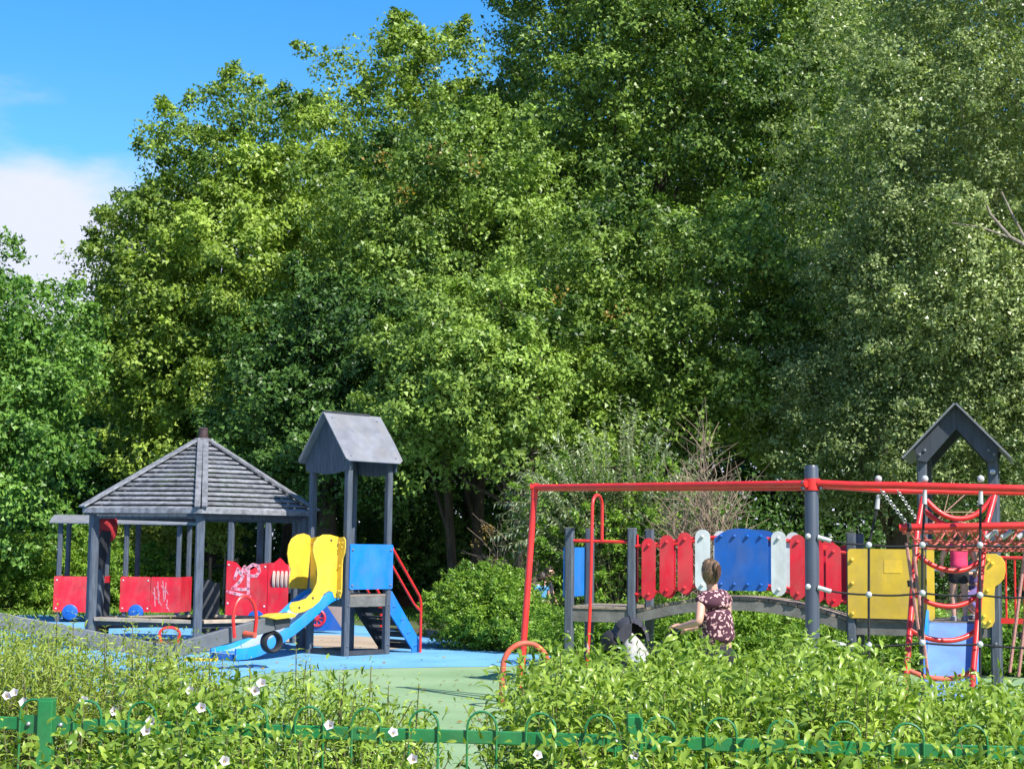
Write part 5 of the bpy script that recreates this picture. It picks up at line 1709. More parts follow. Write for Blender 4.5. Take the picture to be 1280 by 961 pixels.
# gable roof frame
zE = Z_(1153, 571); zK = Z_(1197, 512)
sm = (sT1 + sT2) / 2
for o in (-.075, BD + .075):
    for sg in (-1, 1):
        s_out = sT1 - .03 if sg < 0 else sT2 + .03
        w_ = .20
        poly = [(sm, zK + .04), (s_out + sg * .05, zE + .10), (s_out + sg * .01, zE - .05), (s_out - sg * .09, zE - .07), (sm, zK - .23)]
        mb = MB(); mb.prism(poly, br_pt(0, o + (.003 * sg), 0), BE, Z3, -BN if o < 0 else BN, .03)
        rb_ = mb.build('gable_rafter', DARKT, bri, bevel=.006)
        for q in (.0, .06): bolt_on(rb_, br_pt(s_out - sg * (.01 + q), o - .03, zE + .02 + q * .8), -BN, .02, .02)
for sg in (-1, 1):
    s_out = sT1 - .03 if sg < 0 else sT2 + .03
    P0_, P1_ = (sm, zK + .05), (s_out + sg * .17, zE - .03)
    dv = Vector((P1_[0] - P0_[0], P1_[1] - P0_[1])).normalized(); nv = Vector((-dv.y, dv.x)) if sg > 0 else Vector((dv.y, -dv.x))
    if nv.y < 0: nv = -nv
    poly = [P0_, P1_, (P1_[0] + nv.x * .02, P1_[1] + nv.y * .02), (P0_[0] + nv.x * .02 , P0_[1] + nv.y * .02)]
    mb = MB(); mb.prism(poly, br_pt(0, -.22, 0), BE, Z3, BN, BD + .44); mb.build('roof_board', GREYR, bri)
bolt_on(bri, br_pt(sT2, -.056, Z_(1243, 590)), -BN, .035, .015, GALV, 'washer')
# slide
zs0 = zR + .02
sL, sR_ = S_(1160, 700, -.3), S_(1219, 700, -.3)
scx = (sL + sR_) / 2; W3 = .26
prof2 = refine([(.04, zs0), (-.10, zs0 - .01), (-.28, zs0 - .10), (-.75, .50), (-1.15, .25), (-1.35, .17), (-1.65, .15)])
def chute2(cross, name, m):
    mb = MB(); vs = []
    for i, (a, z) in enumerate(prof2):
        a0_, z0_ = prof2[max(0, i - 1)]; a1_, z1_ = prof2[min(len(prof2) - 1, i + 1)]
        t = Vector((a1_ - a0_, 0, z1_ - z0_)).normalized(); nx_, nz_ = t.z, -t.x
        if nz_ < 0: nx_, nz_ = -nx_, -nz_
        for w, h in cross: vs.append(br_pt(scx + w, a + nx_ * h - .06, z + nz_ * h))
    k = len(cross); fs = []
    for i in range(len(prof2) - 1):
        for j in range(k): fs.append((i * k + j, i * k + (j + 1) % k, (i + 1) * k + (j + 1) % k, (i + 1) * k + j))
    fs += [tuple(range(k)), tuple(range((len(prof2) - 1) * k, len(prof2) * k))[::-1]]
    mb.add(vs, fs); return mb.build(name, m, bri, smooth=True)
chute2([(-W3, -.012), (W3, -.012), (W3, 0), (-W3, 0)], 'slide_bed', BLUF)
for sg in (-1, 1):
    chute2([(sg * W3, -.12), (sg * (W3 + .035), -.12), (sg * (W3 + .04), .13), (sg * (W3 + .03), .15), (sg * (W3 + .005), .145)], 'slide_side', BLUS)
mb = MB(); mb.tube([br_pt(sL, -.12, zR + .62), br_pt(sR_, -.12, zR + .62)], .016, 8); mb.build('grab_bar', GALV, bri, smooth=True)
# red railing to the right of the tower
s0, s1 = sT2 + .06, S_(1310)
zt_, zl_ = Z_(1260, 697), Z_(1260, 776)
mb = MB(); mb.tube([br_pt(s0, .05, zt_), br_pt(s1, .05, zt_)], .02, 8); mb.build('top_rail', RED, bri, smooth=True)
mb = MB(); mb.beam(br_pt(s0, .05, zl_), br_pt(s1, .05, zl_), .05, .06); mb.build('bottom_rail', RED, bri)
for k in range(6):
    s = s0 + .06 + k * .10
    mb = MB(); mb.tube([br_pt(s, .05, zl_), br_pt(s, .05, zt_)], .012, 6); mb.build('railing_bar', RED, bri, smooth=True)

# ================================================================== rope climbing frame
GP = at(1015, 700, 15.4); GP.z = 0
frm = thing('rope_climbing_frame', 'red tube climbing frame on tall grey post with rope net and curved ladder', 'climbing frame', GP)
L0 = lambda px, py, d: at(px, py, d) - GP
mb = MB(); zt = at(1015, 584, 15.4).z
mb.tube([(0, 0, -.05), (0, 0, zt - .01), (0, 0, zt + .02)], [.068, .068, .055], 20)
gp = mb.build('grey_post', POSTM, frm, smooth=True)
# upper tubes
nearL, nearP, nearR = L0(668, 609, 18.0), L0(1008, 604.5, 15.32), L0(1330, 608, 14.6)
farL, farP, farR = L0(668, 609, 18.0), L0(1012, 610, 15.56), L0(1330, 616, 17.2)
def tubep(name, pts, r, m=RED, n=12, parent=None):
    mb = MB(); mb.tube(pts, r, n); return mb.build(name, m, parent or frm, smooth=True)
nL = Vector(nearL)
dzr = Z3 * .0
tubep('top_tube', [nL, Vector(nearP)], .034)
tubep('top_tube', [nL + Vector((.05, .05, -.012)), L0(1012, 609.5, 15.75)], .030)
tubep('top_tube', [L0(1022, 604, 15.35), L0(1070, 606, 15.2), L0(1120, 606.5, 15.0), L0(1330, 612, 14.6)], .034)
tubep('top_tube', [L0(1022, 606, 15.5), L0(1075, 610, 16.0), L0(1120, 613, 16.4), L0(1330, 616, 16.6)], .034)
# clamps with bolts on the grey post
for z_off in (603, 610):
    for x in (1003.5, 1026):
        mb = MB(); c = L0(x, z_off, 15.33); mb.sphere(c, .02, 8, 6); mb.build('clamp_bolt', GREY, gp, smooth=True)
for y in (602, 609):
    c = L0(1015, y, 15.4); mb = MB()
    mb.tube([c - Z3 * .03, c + Z3 * .03], .078, 18); mb.build('clamp', RED, gp, smooth=True)
# left leg and elbow
foot = L0(649, 872, 17.7)
foot.z = 0
lt = Vector(nearL)
tubep('leg', [lt + Z3 * .01, lt + Vector((-.002, 0, -.12)), foot], .036)
mb = MB(); mb.tube([lt + Vector((-.045, 0, 0.0)), lt + Vector((.05, -.01, 0.002))], .042, 14); mb.tube([lt + Z3 * .045, lt - Z3 * .12], .042, 14); mb.build('corner_sleeve', RED, frm, smooth=True)
# ground hoop
pts = []
c = L0(657, 838, 17.3); c.z = .44
for k in range(17):
    t = PI * k / 16
    pts.append(c + Vector((-.24 * math.cos(t), -.06 * math.cos(t), .25 * math.sin(t))))
pts = [c + Vector((-.25, -.07, -.44)), c + Vector((-.25, -.065, -.2))] + pts + [c + Vector((.25, .065, -.2)), c + Vector((.25, .07, -.44))]
tubep('ground_hoop', pts, .030, REDF)
# curved ladder: two side tubes and sagging rungs
DL = 15.6
lpts = [L0(x, y, d) for x, y, d in ((1154, 622, 16.2), (1147, 660, 16.0), (1142, 720, 15.8), (1137, 790, 15.6), (1132, 856, 15.3))]
rpts = [L0(x, y, d) for x, y, d in ((1243, 620, 16.2), (1232, 660, 16.0), (1226, 720, 15.8), (1221, 790, 15.6), (1216, 846, 15.3))]
lpts[-1].z = max(.0, lpts[-1].z)
lpts.append(lpts[-1] + Vector((-.01, -.05, -lpts[-1].z))); rpts.append(rpts[-1] + Vector((-.01, -.05, -rpts[-1].z)))
tubep('ladder_side', lpts, .030)
tubep('ladder_side', rpts, .030)
def rung(xa, ya, da, xb, yb_, db, sag, name='rung', r=.026, m=RED):
    a, b = L0(xa, ya, da), L0(xb, yb_, db)
    pts = []
    for k in range(13):
        q = k / 12
        pts.append(a.lerp(b, q) - Z3 * (sag * (1 - abs(2 * q - 1) ** 2.2)) - Vector((0, 1, 0)) * .05 * math.sin(PI * q))
    return tubep(name, pts, r, m, 10)
rung(1158, 625, 16.2, 1240, 622, 16.2, .20, r=.028)
rung(1151, 634, 16.3, 1236, 650, 16.1, .14)
rung(1144, 690, 15.9, 1224, 702, 15.9, .13)
rung(1141, 740, 15.8, 1222, 744, 15.8, .12)
rung(1137, 786, 15.6, 1220, 788, 15.7, .10, m=RED)
rung(1134, 836, 15.4, 1217, 838, 15.5, .08, m=REDF)
# hanging net basket: red bars with rope web between
b1 = tubep('basket_bar', [L0(1124, 659, 15.3), L0(1330, 656, 15.0)], .034)
b2 = tubep('basket_bar', [L0(1128, 664, 16.6), L0(1330, 661, 16.4)], .032, REDF)
for x in (1136, 1163, 1198, 1233, 1268):
    mb = MB(); c = L0(x, 659 - (x - 1124) * .012, 15.28); mb.tube([c - BE * .0 + Vector((-.018, 0, 0)), c + Vector((.018, 0, 0))], .043, 12); mb.build('rubber_clamp', RUBBER, b1, smooth=True)
web = []
def rope(name, pts, r, m, n=6): return tubep(name, pts, r, m, n)
def sagline(a, b, sag, n=9):
    return [a.lerp(b, k / (n - 1)) - Z3 * sag * 4 * (k / (n - 1)) * (1 - k / (n - 1)) for k in range(n)]
for k in range(13):
    xa = 1134 + k * 15
    rope('net_rope', sagline(L0(xa, 660, 15.3), L0(xa + 48, 664, 16.5), .17), .0095, ROPER)
    rope('net_rope', sagline(L0(xa + 45, 660, 15.3), L0(xa + 2, 664, 16.5), .17), .0095, ROPER)
for k in range(5):
    q = (k + 1) / 6
    a = L0(1140, 661, 15.3).lerp(L0(1140, 664, 16.5), q) - Z3 * .17 * 4 * q * (1 - q)
    b = L0(1310, 660, 15.2).lerp(L0(1310, 664, 16.4), q) - Z3 * .20 * 4 * q * (1 - q)
    rope('net_rope', sagline(a, b, .02), .011, ROPER)
for x in (1232, 1252, 1272):
    a = L0(x, 672, 15.35); mb = MB(); d_ = Vector((.11, 0, .075)); mb.tube([a, a + d_], .026, 10); mb.build('pale_ferrule', WCAP, frm, smooth=True)
# rope net wall: three horizontal and several upright black ropes with ball joints
NETD = {1015: 15.35, 1086: 15.25, 1153: 15.1, 1225: 14.95, 1300: 14.8, 1340: 14.75}
def nd(px): return float(np.interp(px, list(NETD), list(NETD.values())))
hy = [{1022: 672, 1086: 681, 1153: 681, 1225: 681, 1300: 682, 1340: 684}, {1022: 735, 1086: 743, 1153: 741, 1225: 743.5, 1300: 746, 1340: 748}, {1040: 803, 1086: 806, 1153: 803, 1225: 805, 1300: 809, 1340: 811}]
for row in hy:
    xs = list(row)
    pts = []
    for a, b in zip(xs, xs[1:]):
        for k in range(5):
            x = a + (b - a) * k / 5
            pts.append(L0(x, row[a] + (row[b] - row[a]) * k / 5 + 2.0 * math.sin(PI * k / 5), nd(x)))
    rope('net_rope', pts, .011, ROPEB)
    x0 = xs[0]; p0, p1 = L0(x0, row[x0] - 1, nd(x0)), L0(x0 + 17, row[x0] + 4, nd(x0 + 17))
    mb = MB(); mb.tube([p0, p1], [.024, .022], 10); mb.build('rope_ferrule', WCAP, frm, smooth=True)
    mb = MB(); mb.sphere(L0(1010, row[x0] - 2, 15.33), .028, 10, 7); mb.build('ball_joint', WCAP, frm, smooth=True)
    for x in (1086, 1153, 1225, 1300):
        y = row[x]
        c = L0(x, y, nd(x) - .012)
        mb = MB(); mb.sphere(c, .031, 12, 8); mb.build('ball_joint', WCAP, frm, smooth=True)
for x, xt, yt_ in ((1086, 1098, 618), (1153, 1156, 612), (1225, 1226, 612), (1300, 1302, 612)):
    top = L0(xt, yt_, nd(x))
    f0 = L0(xt - (xt - x) * .15, yt_ + 18, nd(x))
    rope('upright_rope', [f0, L0(x, 681, nd(x)), L0(x, 743, nd(x)), L0(x, 805, nd(x)), L0(x, 842, nd(x)), L0(x, 905, nd(x) + .0)], .0125, ROPEB)
    mb = MB(); mb.tube([top, f0], [.018, .024], 10); mb.build('rope_ferrule', WCAP, frm, smooth=True)
    mb = MB(); mb.sphere(L0(xt, 598.5, 14.95 if x > 1086 else 15.15), .034, 12, 8); mb.build('ball_cap', WCAP, frm, smooth=True)
# chains
def chain(pa, pb, n, name='chain'):
    mb = MB(); a, b = pa, pb; d = (b - a) / n; u = d.normalized()
    s1_ = u.cross(Vector((0, 1, 0))).normalized(); s2_ = u.cross(s1_)
    for k in range(n):
        c = a + d * (k + .5); s = s1_ if k % 2 else s2_
        h = d.length * .68; w = .014
        mb.tube([c + u * h + s * 0, c + u * h * .5 + s * w, c - u * h * .5 + s * w, c - u * h, c - u * h * .5 - s * w, c + u * h * .5 - s * w], .0048, 5, closed=True)
    return mb.build(name, GALV, frm)
chain(L0(1101, 612, 15.2), L0(1134, 655, 15.3), 15)
chain(L0(1122, 613, 16.3), L0(1150, 655, 16.5), 15)
# pinkish pairs of ropes
for xa, ya, xb, yb_, d in ((1133, 678, 1150, 800, 15.35), (1141, 678, 1160, 845, 15.4), (1290, 620, 1262, 840, 15.3), (1297, 640, 1273, 845, 15.3)):
    rope('rope_line', [L0(xa, ya, d), L0((xa + xb) / 2, (ya + yb_) / 2, d), L0(xb, yb_, d + .05)], .016, ROPEP, 7)
for x, y in ((1137, 729), (1143, 731), (1151, 790), (1273, 740), (1280, 742), (1268, 792), (1276, 794)):
    mb = MB(); mb.tube([L0(x, y - 4, 15.35), L0(x + 1, y + 4, 15.35)], .026, 8); mb.build('rope_clip', RUBBER, frm, smooth=True)
rope('rope_line', [L0(1134, 663, 15.3), L0(1136, 678, 15.35)], .012, ROPEP)
# thin crossing ropes farther back, between the roof posts
for xa, ya, xb, yb_ in ((1165, 655, 1215, 610), (1175, 660, 1190, 600), (1180, 645, 1225, 660), (1178, 640, 1222, 640), (1190, 662, 1215, 636)):
    rope('thin_rope', [L0(xa, ya, 17.0), L0(xb, yb_, 17.1)], .006, ROPEP if ya % 2 else STAKE, 5)

# ================================================================== people
def body(name, verts, edges, m, parent, root=0, sub=2, loc=None):
    """skin a stick figure: verts = {key: (Vector, radius or (rx, ry))}"""
    keys = list(verts)
    me = bpy.data.meshes.new(name)
    me.from_pydata([tuple(verts[k][0]) for k in keys], [(keys.index(a), keys.index(b)) for a, b in edges], [])
    me.materials.append(m)
    o = bpy.data.objects.new(name, me); COL.objects.link(o)
    o.parent = parent
    md = o.modifiers.new('skin', 'SKIN'); md.use_smooth_shade = True
    for i, k in enumerate(keys):
        r = verts[k][1]
        o.data.skin_vertices[0].data[i].radius = r if isinstance(r, tuple) else (r, r)
        o.data.skin_vertices[0].data[i].use_root = (i == root)
    sb = o.modifiers.new('subdiv', 'SUBSURF'); sb.levels = sub; sb.render_levels = sub
    return o


def head_parts(t, c, r, face, hair_m, bun=False, long=False, tilt=0.0, hair_cut=.15):
    """head shape details: skull surface with nose, ears, eyes and a hair cap; face = horizontal facing direction"""
    f = Vector(face).normalized(); s = Vector((f.y, -f.x, 0)); u = Vector((0, 0, 1))
    def P(a, b, h): return c + f * a * r + s * b * r + u * h * r
    mb = MB()
    nu, nv = 18, 12; vs = []
    for i in range(nv + 1):
        th_ = PI * i / nv
        for j in range(nu):
            ph = 2 * PI * j / nu
            x, y, z = math.sin(th_) * math.cos(ph), math.sin(th_) * math.sin(ph), math.cos(th_)
            jaw = 1 - .26 * max(0, -z) ** 1.3
            ax = x * (1.04 if x < 0 else .98) * jaw + (.10 * max(0, -z) if x > 0 else .06 * max(0, -z))
            vs.append(P(ax, y * .80 * jaw, z * 1.18))
    fs = []
    for i in range(nv):
        for j in range(nu):
            fs.append((i * nu + j, (i + 1) * nu + j, (i + 1) * nu + (j + 1) % nu, i * nu + (j + 1) % nu))
    mb.add(vs, fs)
    mb.sphere(P(1.0, 0, -.12), r * .16, 8, 6, (1, .8, 1.3))
    for q in (-1, 1): mb.sphere(P(-.05, q * .80, -.1), r * .22, 8, 6, (.7, .45, 1.1))
    hd = mb.build('head', SKIN, t, smooth=True)
    for q in (-1, 1):
        mb = MB(); mb.sphere(P(.86, q * .33, .10), r * .11, 8, 6); mb.build('eye', BLACKC, hd, smooth=True)
    mb = MB(); mb.sphere(P(.88, 0, -.52), r * .2, 8, 6, (.5, 1.1, .35) if abs(f.x) < .5 else (.6, .8, .35)); mb.build('mouth', REDF, hd, smooth=True)
    # hair cap: slightly larger shell, cut away over the face
    vs = []; fs = []; nu, nv = 28, 14
    for i in range(nv + 1):
        th_ = PI * .78 * i / nv
        for j in range(nu):
            ph = 2 * PI * j / nu
            x, y, z = math.sin(th_) * math.cos(ph), math.sin(th_) * math.sin(ph), math.cos(th_)
            k = 1.10 + .05 * math.sin(6 * ph + 8 * z) + .03 * math.sin(17 * ph + i * 1.3)
            if x > .35 and z < .55: k = .80
            elif x > .05 and z < .1: k = .86
            jaw = 1 - .2 * max(0, -z) ** 1.2
            vs.append(P(x * 1.04 * k * jaw, y * .82 * k * jaw, z * 1.20 * k))
    for i in range(nv):
        for j in range(nu):
            fs.append((i * nu + j, (i + 1) * nu + j, (i + 1) * nu + (j + 1) % nu, i * nu + (j + 1) % nu))
    mb = MB(); mb.add(vs, fs)
    if bun:
        mb.sphere(P(-1.02, 0, .55), r * .46, 12, 8, (.8, .95, 1.25))
        mb.sphere(P(-1.02, .12, -.2), r * .33, 10, 7, (.8, .8, 1.2))
    if long:
        mb.tube([P(-.6, 0, .5), P(-1.0, 0, -.2), P(-.95, 0, -1.3), P(-.85, 0, -2.0)], [r * .6, r * .75, r * .6, r * .2], 12)
    hr = mb.build('hair', hair_m, t, smooth=True)
    if bun:
        mb = MB(); mb.prism([(-.014, -.045), (.014, -.045), (.02, .03), (.012, .055), (-.012, .055), (-.02, .03)], P(-1.38, 0, .15), s, u, -f, .012)
        mb.build('hair_clip', mat('brown_hair_clip', (.07, .03, .02), .3, .2, 10), hr)
    return hd


def fingers(verts, edges, palm, fdir, pdir, L_, curl, key, wrist):
    """five unequal finger chains rooted in the palm"""
    f = Vector(fdir).normalized(); p = Vector(pdir).normalized(); sd = f.cross(p).normalized()
    for i, (off, ln) in enumerate(((-.5, .78), (-.17, .95), (.17, 1.0), (.5, .9))):
        base = palm + f * L_ * .35 + sd * (off * L_ * .55)
        a = base + (f * .8 + p * curl * .5).normalized() * L_ * .42 * ln
        b = a + (f * .4 + p * curl).normalized() * L_ * .30 * ln
        for n_, q, r_ in (('0', base, .0095), ('1', a, .0085), ('2', b, .0075)):
            verts[key + str(i) + n_] = (q, r_)
        edges += [(key + 'palm', key + str(i) + '0'), (key + str(i) + '0', key + str(i) + '1'), (key + str(i) + '1', key + str(i) + '2')]
    base = palm - f * L_ * .05 + sd * L_ * .42
    a = base + (sd * .6 + f * .6 + p * .3).normalized() * L_ * .35
    verts[key + 't0'] = (base, .011); verts[key + 't1'] = (a, .009)
    edges += [(key + 'palm', key + 't0'), (key + 't0', key + 't1')]


# ---- the woman with the floral top
WD = 13.8
WB = at(895, 700, WD); WB.z = 0
wom = thing('person', 'woman in dark floral top seen from behind, hair pinned up, reaching to the pushchair', 'person', WB)
w = lambda px, py, d=WD: at(px, py, d) - WB
pel, wai, che, nb_, neck = w(898, 822), w(896, 792), w(893, 762), w(892, 742), w(890.5, 735)
hc = w(888, 716)
lS, lE, lW = w(876.5, 749, 13.72), w(874, 777, 13.62), w(851, 783, 13.80)
rS, rE, rW = w(908, 750, 13.95), w(903, 778, 14.15), w(872, 785, 14.25)
lP, rP = w(845.5, 781.5, 13.84), w(861, 786, 14.3)
V = {'pel': (pel, (.11, .10)), 'wai': (wai, (.095, .085)), 'che': (che, (.11, .09)), 'nb': (nb_, (.085, .065)), 'neck': (neck, .05), 'head': (hc - Vector((0, 0, .03)), .055),
     'ls': (lS, .047), 'lm': (lS.lerp(lE, .5), .043), 'le': (lE, .037), 'lf': (lE.lerp(lW, .35), .036), 'lw': (lW, .025), 'lpalm': (lP, (.034, .016)),
     'rs': (rS, .047), 're': (rE, .037), 'rw': (rW, .025), 'rpalm': (rP, (.034, .016))}
E = [('pel', 'wai'), ('wai', 'che'), ('che', 'nb'), ('nb', 'neck'), ('neck', 'head'), ('nb', 'ls'), ('ls', 'lm'), ('lm', 'le'), ('le', 'lf'), ('lf', 'lw'), ('lw', 'lpalm'), ('nb', 'rs'), ('rs', 're'), ('re', 'rw'), ('rw', 'rpalm')]
for sd, x, dd in (('a', -.09, -.03), ('b', .09, .03)):
    hp_ = pel + Vector((x, dd, -.05)); kn = pel + Vector((x * .9 - .02, dd - .02, -.45)); an = Vector((pel.x + x * .9, dd + .03, .09)); toe = an + Vector((-.13, .1, -.045))
    V.update({'h' + sd: (hp_, .085), 'k' + sd: (kn, .058), 'c' + sd: (kn.lerp(an, .35), .052), 'n' + sd: (an, .038), 'f' + sd: (toe, (.035, .025))})
    E += [('pel', 'h' + sd), ('h' + sd, 'k' + sd), ('k' + sd, 'c' + sd), ('c' + sd, 'n' + sd), ('n' + sd, 'f' + sd)]
fd = Vector((-.8, .6, -.15))
fingers(V, E, lP, fd, Vector((0, 0, -1)), .085, .8, 'l', lW)
fingers(V, E, rP, fd, Vector((0, 0, -1)), .085, .8, 'r', rW)
body('body', V, E, SKIN, wom)
fw = Vector((-.42, .9, 0))
head_parts(wom, hc, .092, fw, HAIRB, bun=True)


def floral():
    m = bpy.data.materials.new('dark_floral_print'); m.use_nodes = True
    n, l = m.node_tree.nodes, m.node_tree.links
    b = n['Principled BSDF']; b.inputs['Roughness'].default_value = .85
    t = n.new('ShaderNodeTexCoord')
    dis = n.new('ShaderNodeTexNoise'); dis.inputs['Scale'].default_value = 26
    ad = n.new('ShaderNodeMix'); ad.data_type = 'RGBA'; ad.blend_type = 'LINEAR_LIGHT'; ad.inputs['Factor'].default_value = .035
    l.new(t.outputs['Object'], dis.inputs['Vector']); l.new(t.outputs['Object'], ad.inputs['A']); l.new(dis.outputs['Color'], ad.inputs['B'])
    v = n.new('ShaderNodeTexVoronoi'); v.inputs['Scale'].default_value = 27; v.inputs['Randomness'].default_value = .8
    l.new(ad.outputs['Result'], v.inputs['Vector'])
    r = n.new('ShaderNodeValToRGB')
    r.color_ramp.interpolation = 'CONSTANT'
    e = r.color_ramp.elements
    e[0].position = 0; e[0].color = (.62, .18, .20, 1)
    e[1].position = .16; e[1].color = (.66, .40, .38, 1)
    k = e.new(.38); k.color = (.060, .014, .028, 1)
    l.new(v.outputs['Distance'], r.inputs[0]); l.new(r.outputs[0], b.inputs['Base Color'])
    return m


FLOR = floral()
sh = lambda a, b, q: a.lerp(b, q)
V = {'hem': (pel + Z3 * .10, (.185, .175)), 'wai': (wai, (.176, .165)), 'rib': (wai.lerp(che, .55), (.18, .165)), 'che': (che + Z3 * .015, (.175, .155)), 'sh': (nb_ - Z3 * .022, (.13, .10)), 'nk': (neck - Z3 * .015, (.060, .055)),
     'ls': (lS + Z3 * .002, .064), 'lc': (sh(lS, lE, .22), .060), 'rs': (rS + Z3 * .002, .064), 'rc': (sh(rS, rE, .22), .060)}
body('floral_top', V, [('hem', 'wai'), ('wai', 'rib'), ('rib', 'che'), ('che', 'sh'), ('sh', 'nk'), ('sh', 'ls'), ('ls', 'lc'), ('sh', 'rs'), ('rs', 'rc')], FLOR, wom)
V = {'pel': (pel + Z3 * .03, (.19, .18))}; E = []
V['w'] = (pel + Z3 * .12, (.155, .145)); E.append(('w', 'pel'))
for sd, x, dd in (('a', -.09, -.03), ('b', .09, .03)):
    hp_ = pel + Vector((x, dd, -.07)); kn = pel + Vector((x * .9 - .02, dd - .02, -.45)); an = Vector((pel.x + x * .9, dd + .03, .11))
    V.update({'h' + sd: (hp_, .100), 'k' + sd: (kn, .068), 'n' + sd: (an, .05)}); E += [('pel', 'h' + sd), ('h' + sd, 'k' + sd), ('k' + sd, 'n' + sd)]
body('trousers', V, E, BLACKC, wom)

# ---- pushchair
PB = at(786, 700, 14.3); PB.z = 0
psh = thing('pushchair', 'black hooded pushchair with cream blanket in front of the woman', 'pushchair', PB)
pc = lambda px, py, d=14.3: at(px, py, d) - PB
# hood: ribs fanned about a side pivot, cloth between
def hood(m, name, cx, cy_, R, a0, a1, w_, squash=1.0, thick=0.0):
    vs = []; fs = []; n, k = 22, 18
    piv = pc(cx, cy_)
    for i in range(n + 1):
        a = math.radians(a0 + (a1 - a0) * i / n)
        for j in range(k + 1):
            q = j / k * 2 - 1
            rr_ = R * (1 - .20 * abs(q) ** 3.2) * (1 + .015 * math.cos(i * PI * 1.0))
            vs.append(piv + Vector((math.cos(a) * rr_, q * w_ * .5, math.sin(a) * rr_ * squash)))
    for i in range(n):
        for j in range(k):
            a = i * (k + 1) + j
            fs.append((a, a + 1, a + k + 2, a + k + 1))
    # side cheeks
    for sgn, j in ((1, k), (-1, 0)):
        c = len(vs); vs.append(piv + Vector((0, sgn * w_ * .5, 0)))
        for i in range(0 if sgn > 0 else 11, n):
            fs.append((c, i * (k + 1) + j, (i + 1) * (k + 1) + j))
    mb = MB(); mb.add(vs, fs); return mb.build(name, m, psh, smooth=True)
prz = hood(CHARC, 'hood', 787, 803, .172, 8, 168, .40, 1.33)
for a in (48, 92, 135, 163):
    aa = math.radians(a); piv = pc(787, 803)
    mb = MB(); mb.tube([piv + Vector((math.cos(aa) * .175 * (1 - .2 * abs(q) ** 3.2), q * .205, math.sin(aa) * .233 * (1 - .2 * abs(q) ** 3.2))) for q in np.linspace(-1, 1, 13)], .007, 6)
    mb.build('hood_rib', BLACKC, prz, smooth=True)
mb = MB()
mb.sphere(pc(765, 801), 1, 12, 8, (.10, .20, .10)); mb.build('folded_hood_back', BLACKC, psh, smooth=True)
# seat shell, blanket, frame, wheels
V = {'a': (pc(786, 815), (.17, .13)), 'b': (pc(795, 836), (.16, .12)), 'c': (pc(806, 860), (.14, .09))}
body('seat_shell', V, [('a', 'b'), ('b', 'c')], CHARC, psh)
V = {'z': (pc(785, 790, 14.2), (.035, .05)), 'a': (pc(787, 799, 14.17), (.075, .07)), 'b': (pc(792, 811, 14.12), (.115, .09)), 'c': (pc(799, 824, 14.12), (.12, .09)), 'd': (pc(806, 842, 14.12), (.11, .08))}
body('cream_blanket', V, [('z', 'a'), ('a', 'b'), ('b', 'c'), ('c', 'd')], CREAM, psh)
mb = MB(); mb.sphere(pc(797, 824, 14.02), 1, 10, 7, (.09, .06, .05)); mb.build('grey_cloth', WCAP, psh, smooth=True)
for oo in (-.22, .22):
    v_ = Vector((0, oo, 0))
    h_ = pc(846, 787) + v_ * .9
    mb = MB(); mb.tube([pc(800, 826) + v_, h_.lerp(pc(800, 826) + v_, .45) - Z3 * .03, h_], .012, 8)
    mb.tube([pc(786, 800) + v_, Vector((.22, oo, .12))], .013, 8); mb.tube([pc(800, 840) + v_, Vector((-.28, oo, .12))], .013, 8)
    mb.build('frame_tube', BLACKC, psh, smooth=True)
    for x in (-.28, .24):
        mb = MB(); c = Vector((x, oo, .11)); mb.tube([c + Vector((.092 * math.cos(t), 0, .092 * math.sin(t))) for t in np.linspace(0, 2 * PI, 18, endpoint=False)], .018, 6, closed=True)
        wh = mb.build('wheel', RUBBER, psh, smooth=True)
        mb = MB(); mb.tube([c + Vector((0, -.014, 0)), c + Vector((0, .014, 0))], .076, 14); mb.build('wheel_rim', GREYSH, wh, smooth=True)
a_, b_ = pc(846, 787) + Vector((0, -.2, 0)), pc(846, 787) + Vector((0, .2, 0))
mb = MB(); mb.tube([a_, b_], .015, 8); mb.build('handle', BLACKC, psh, smooth=True)


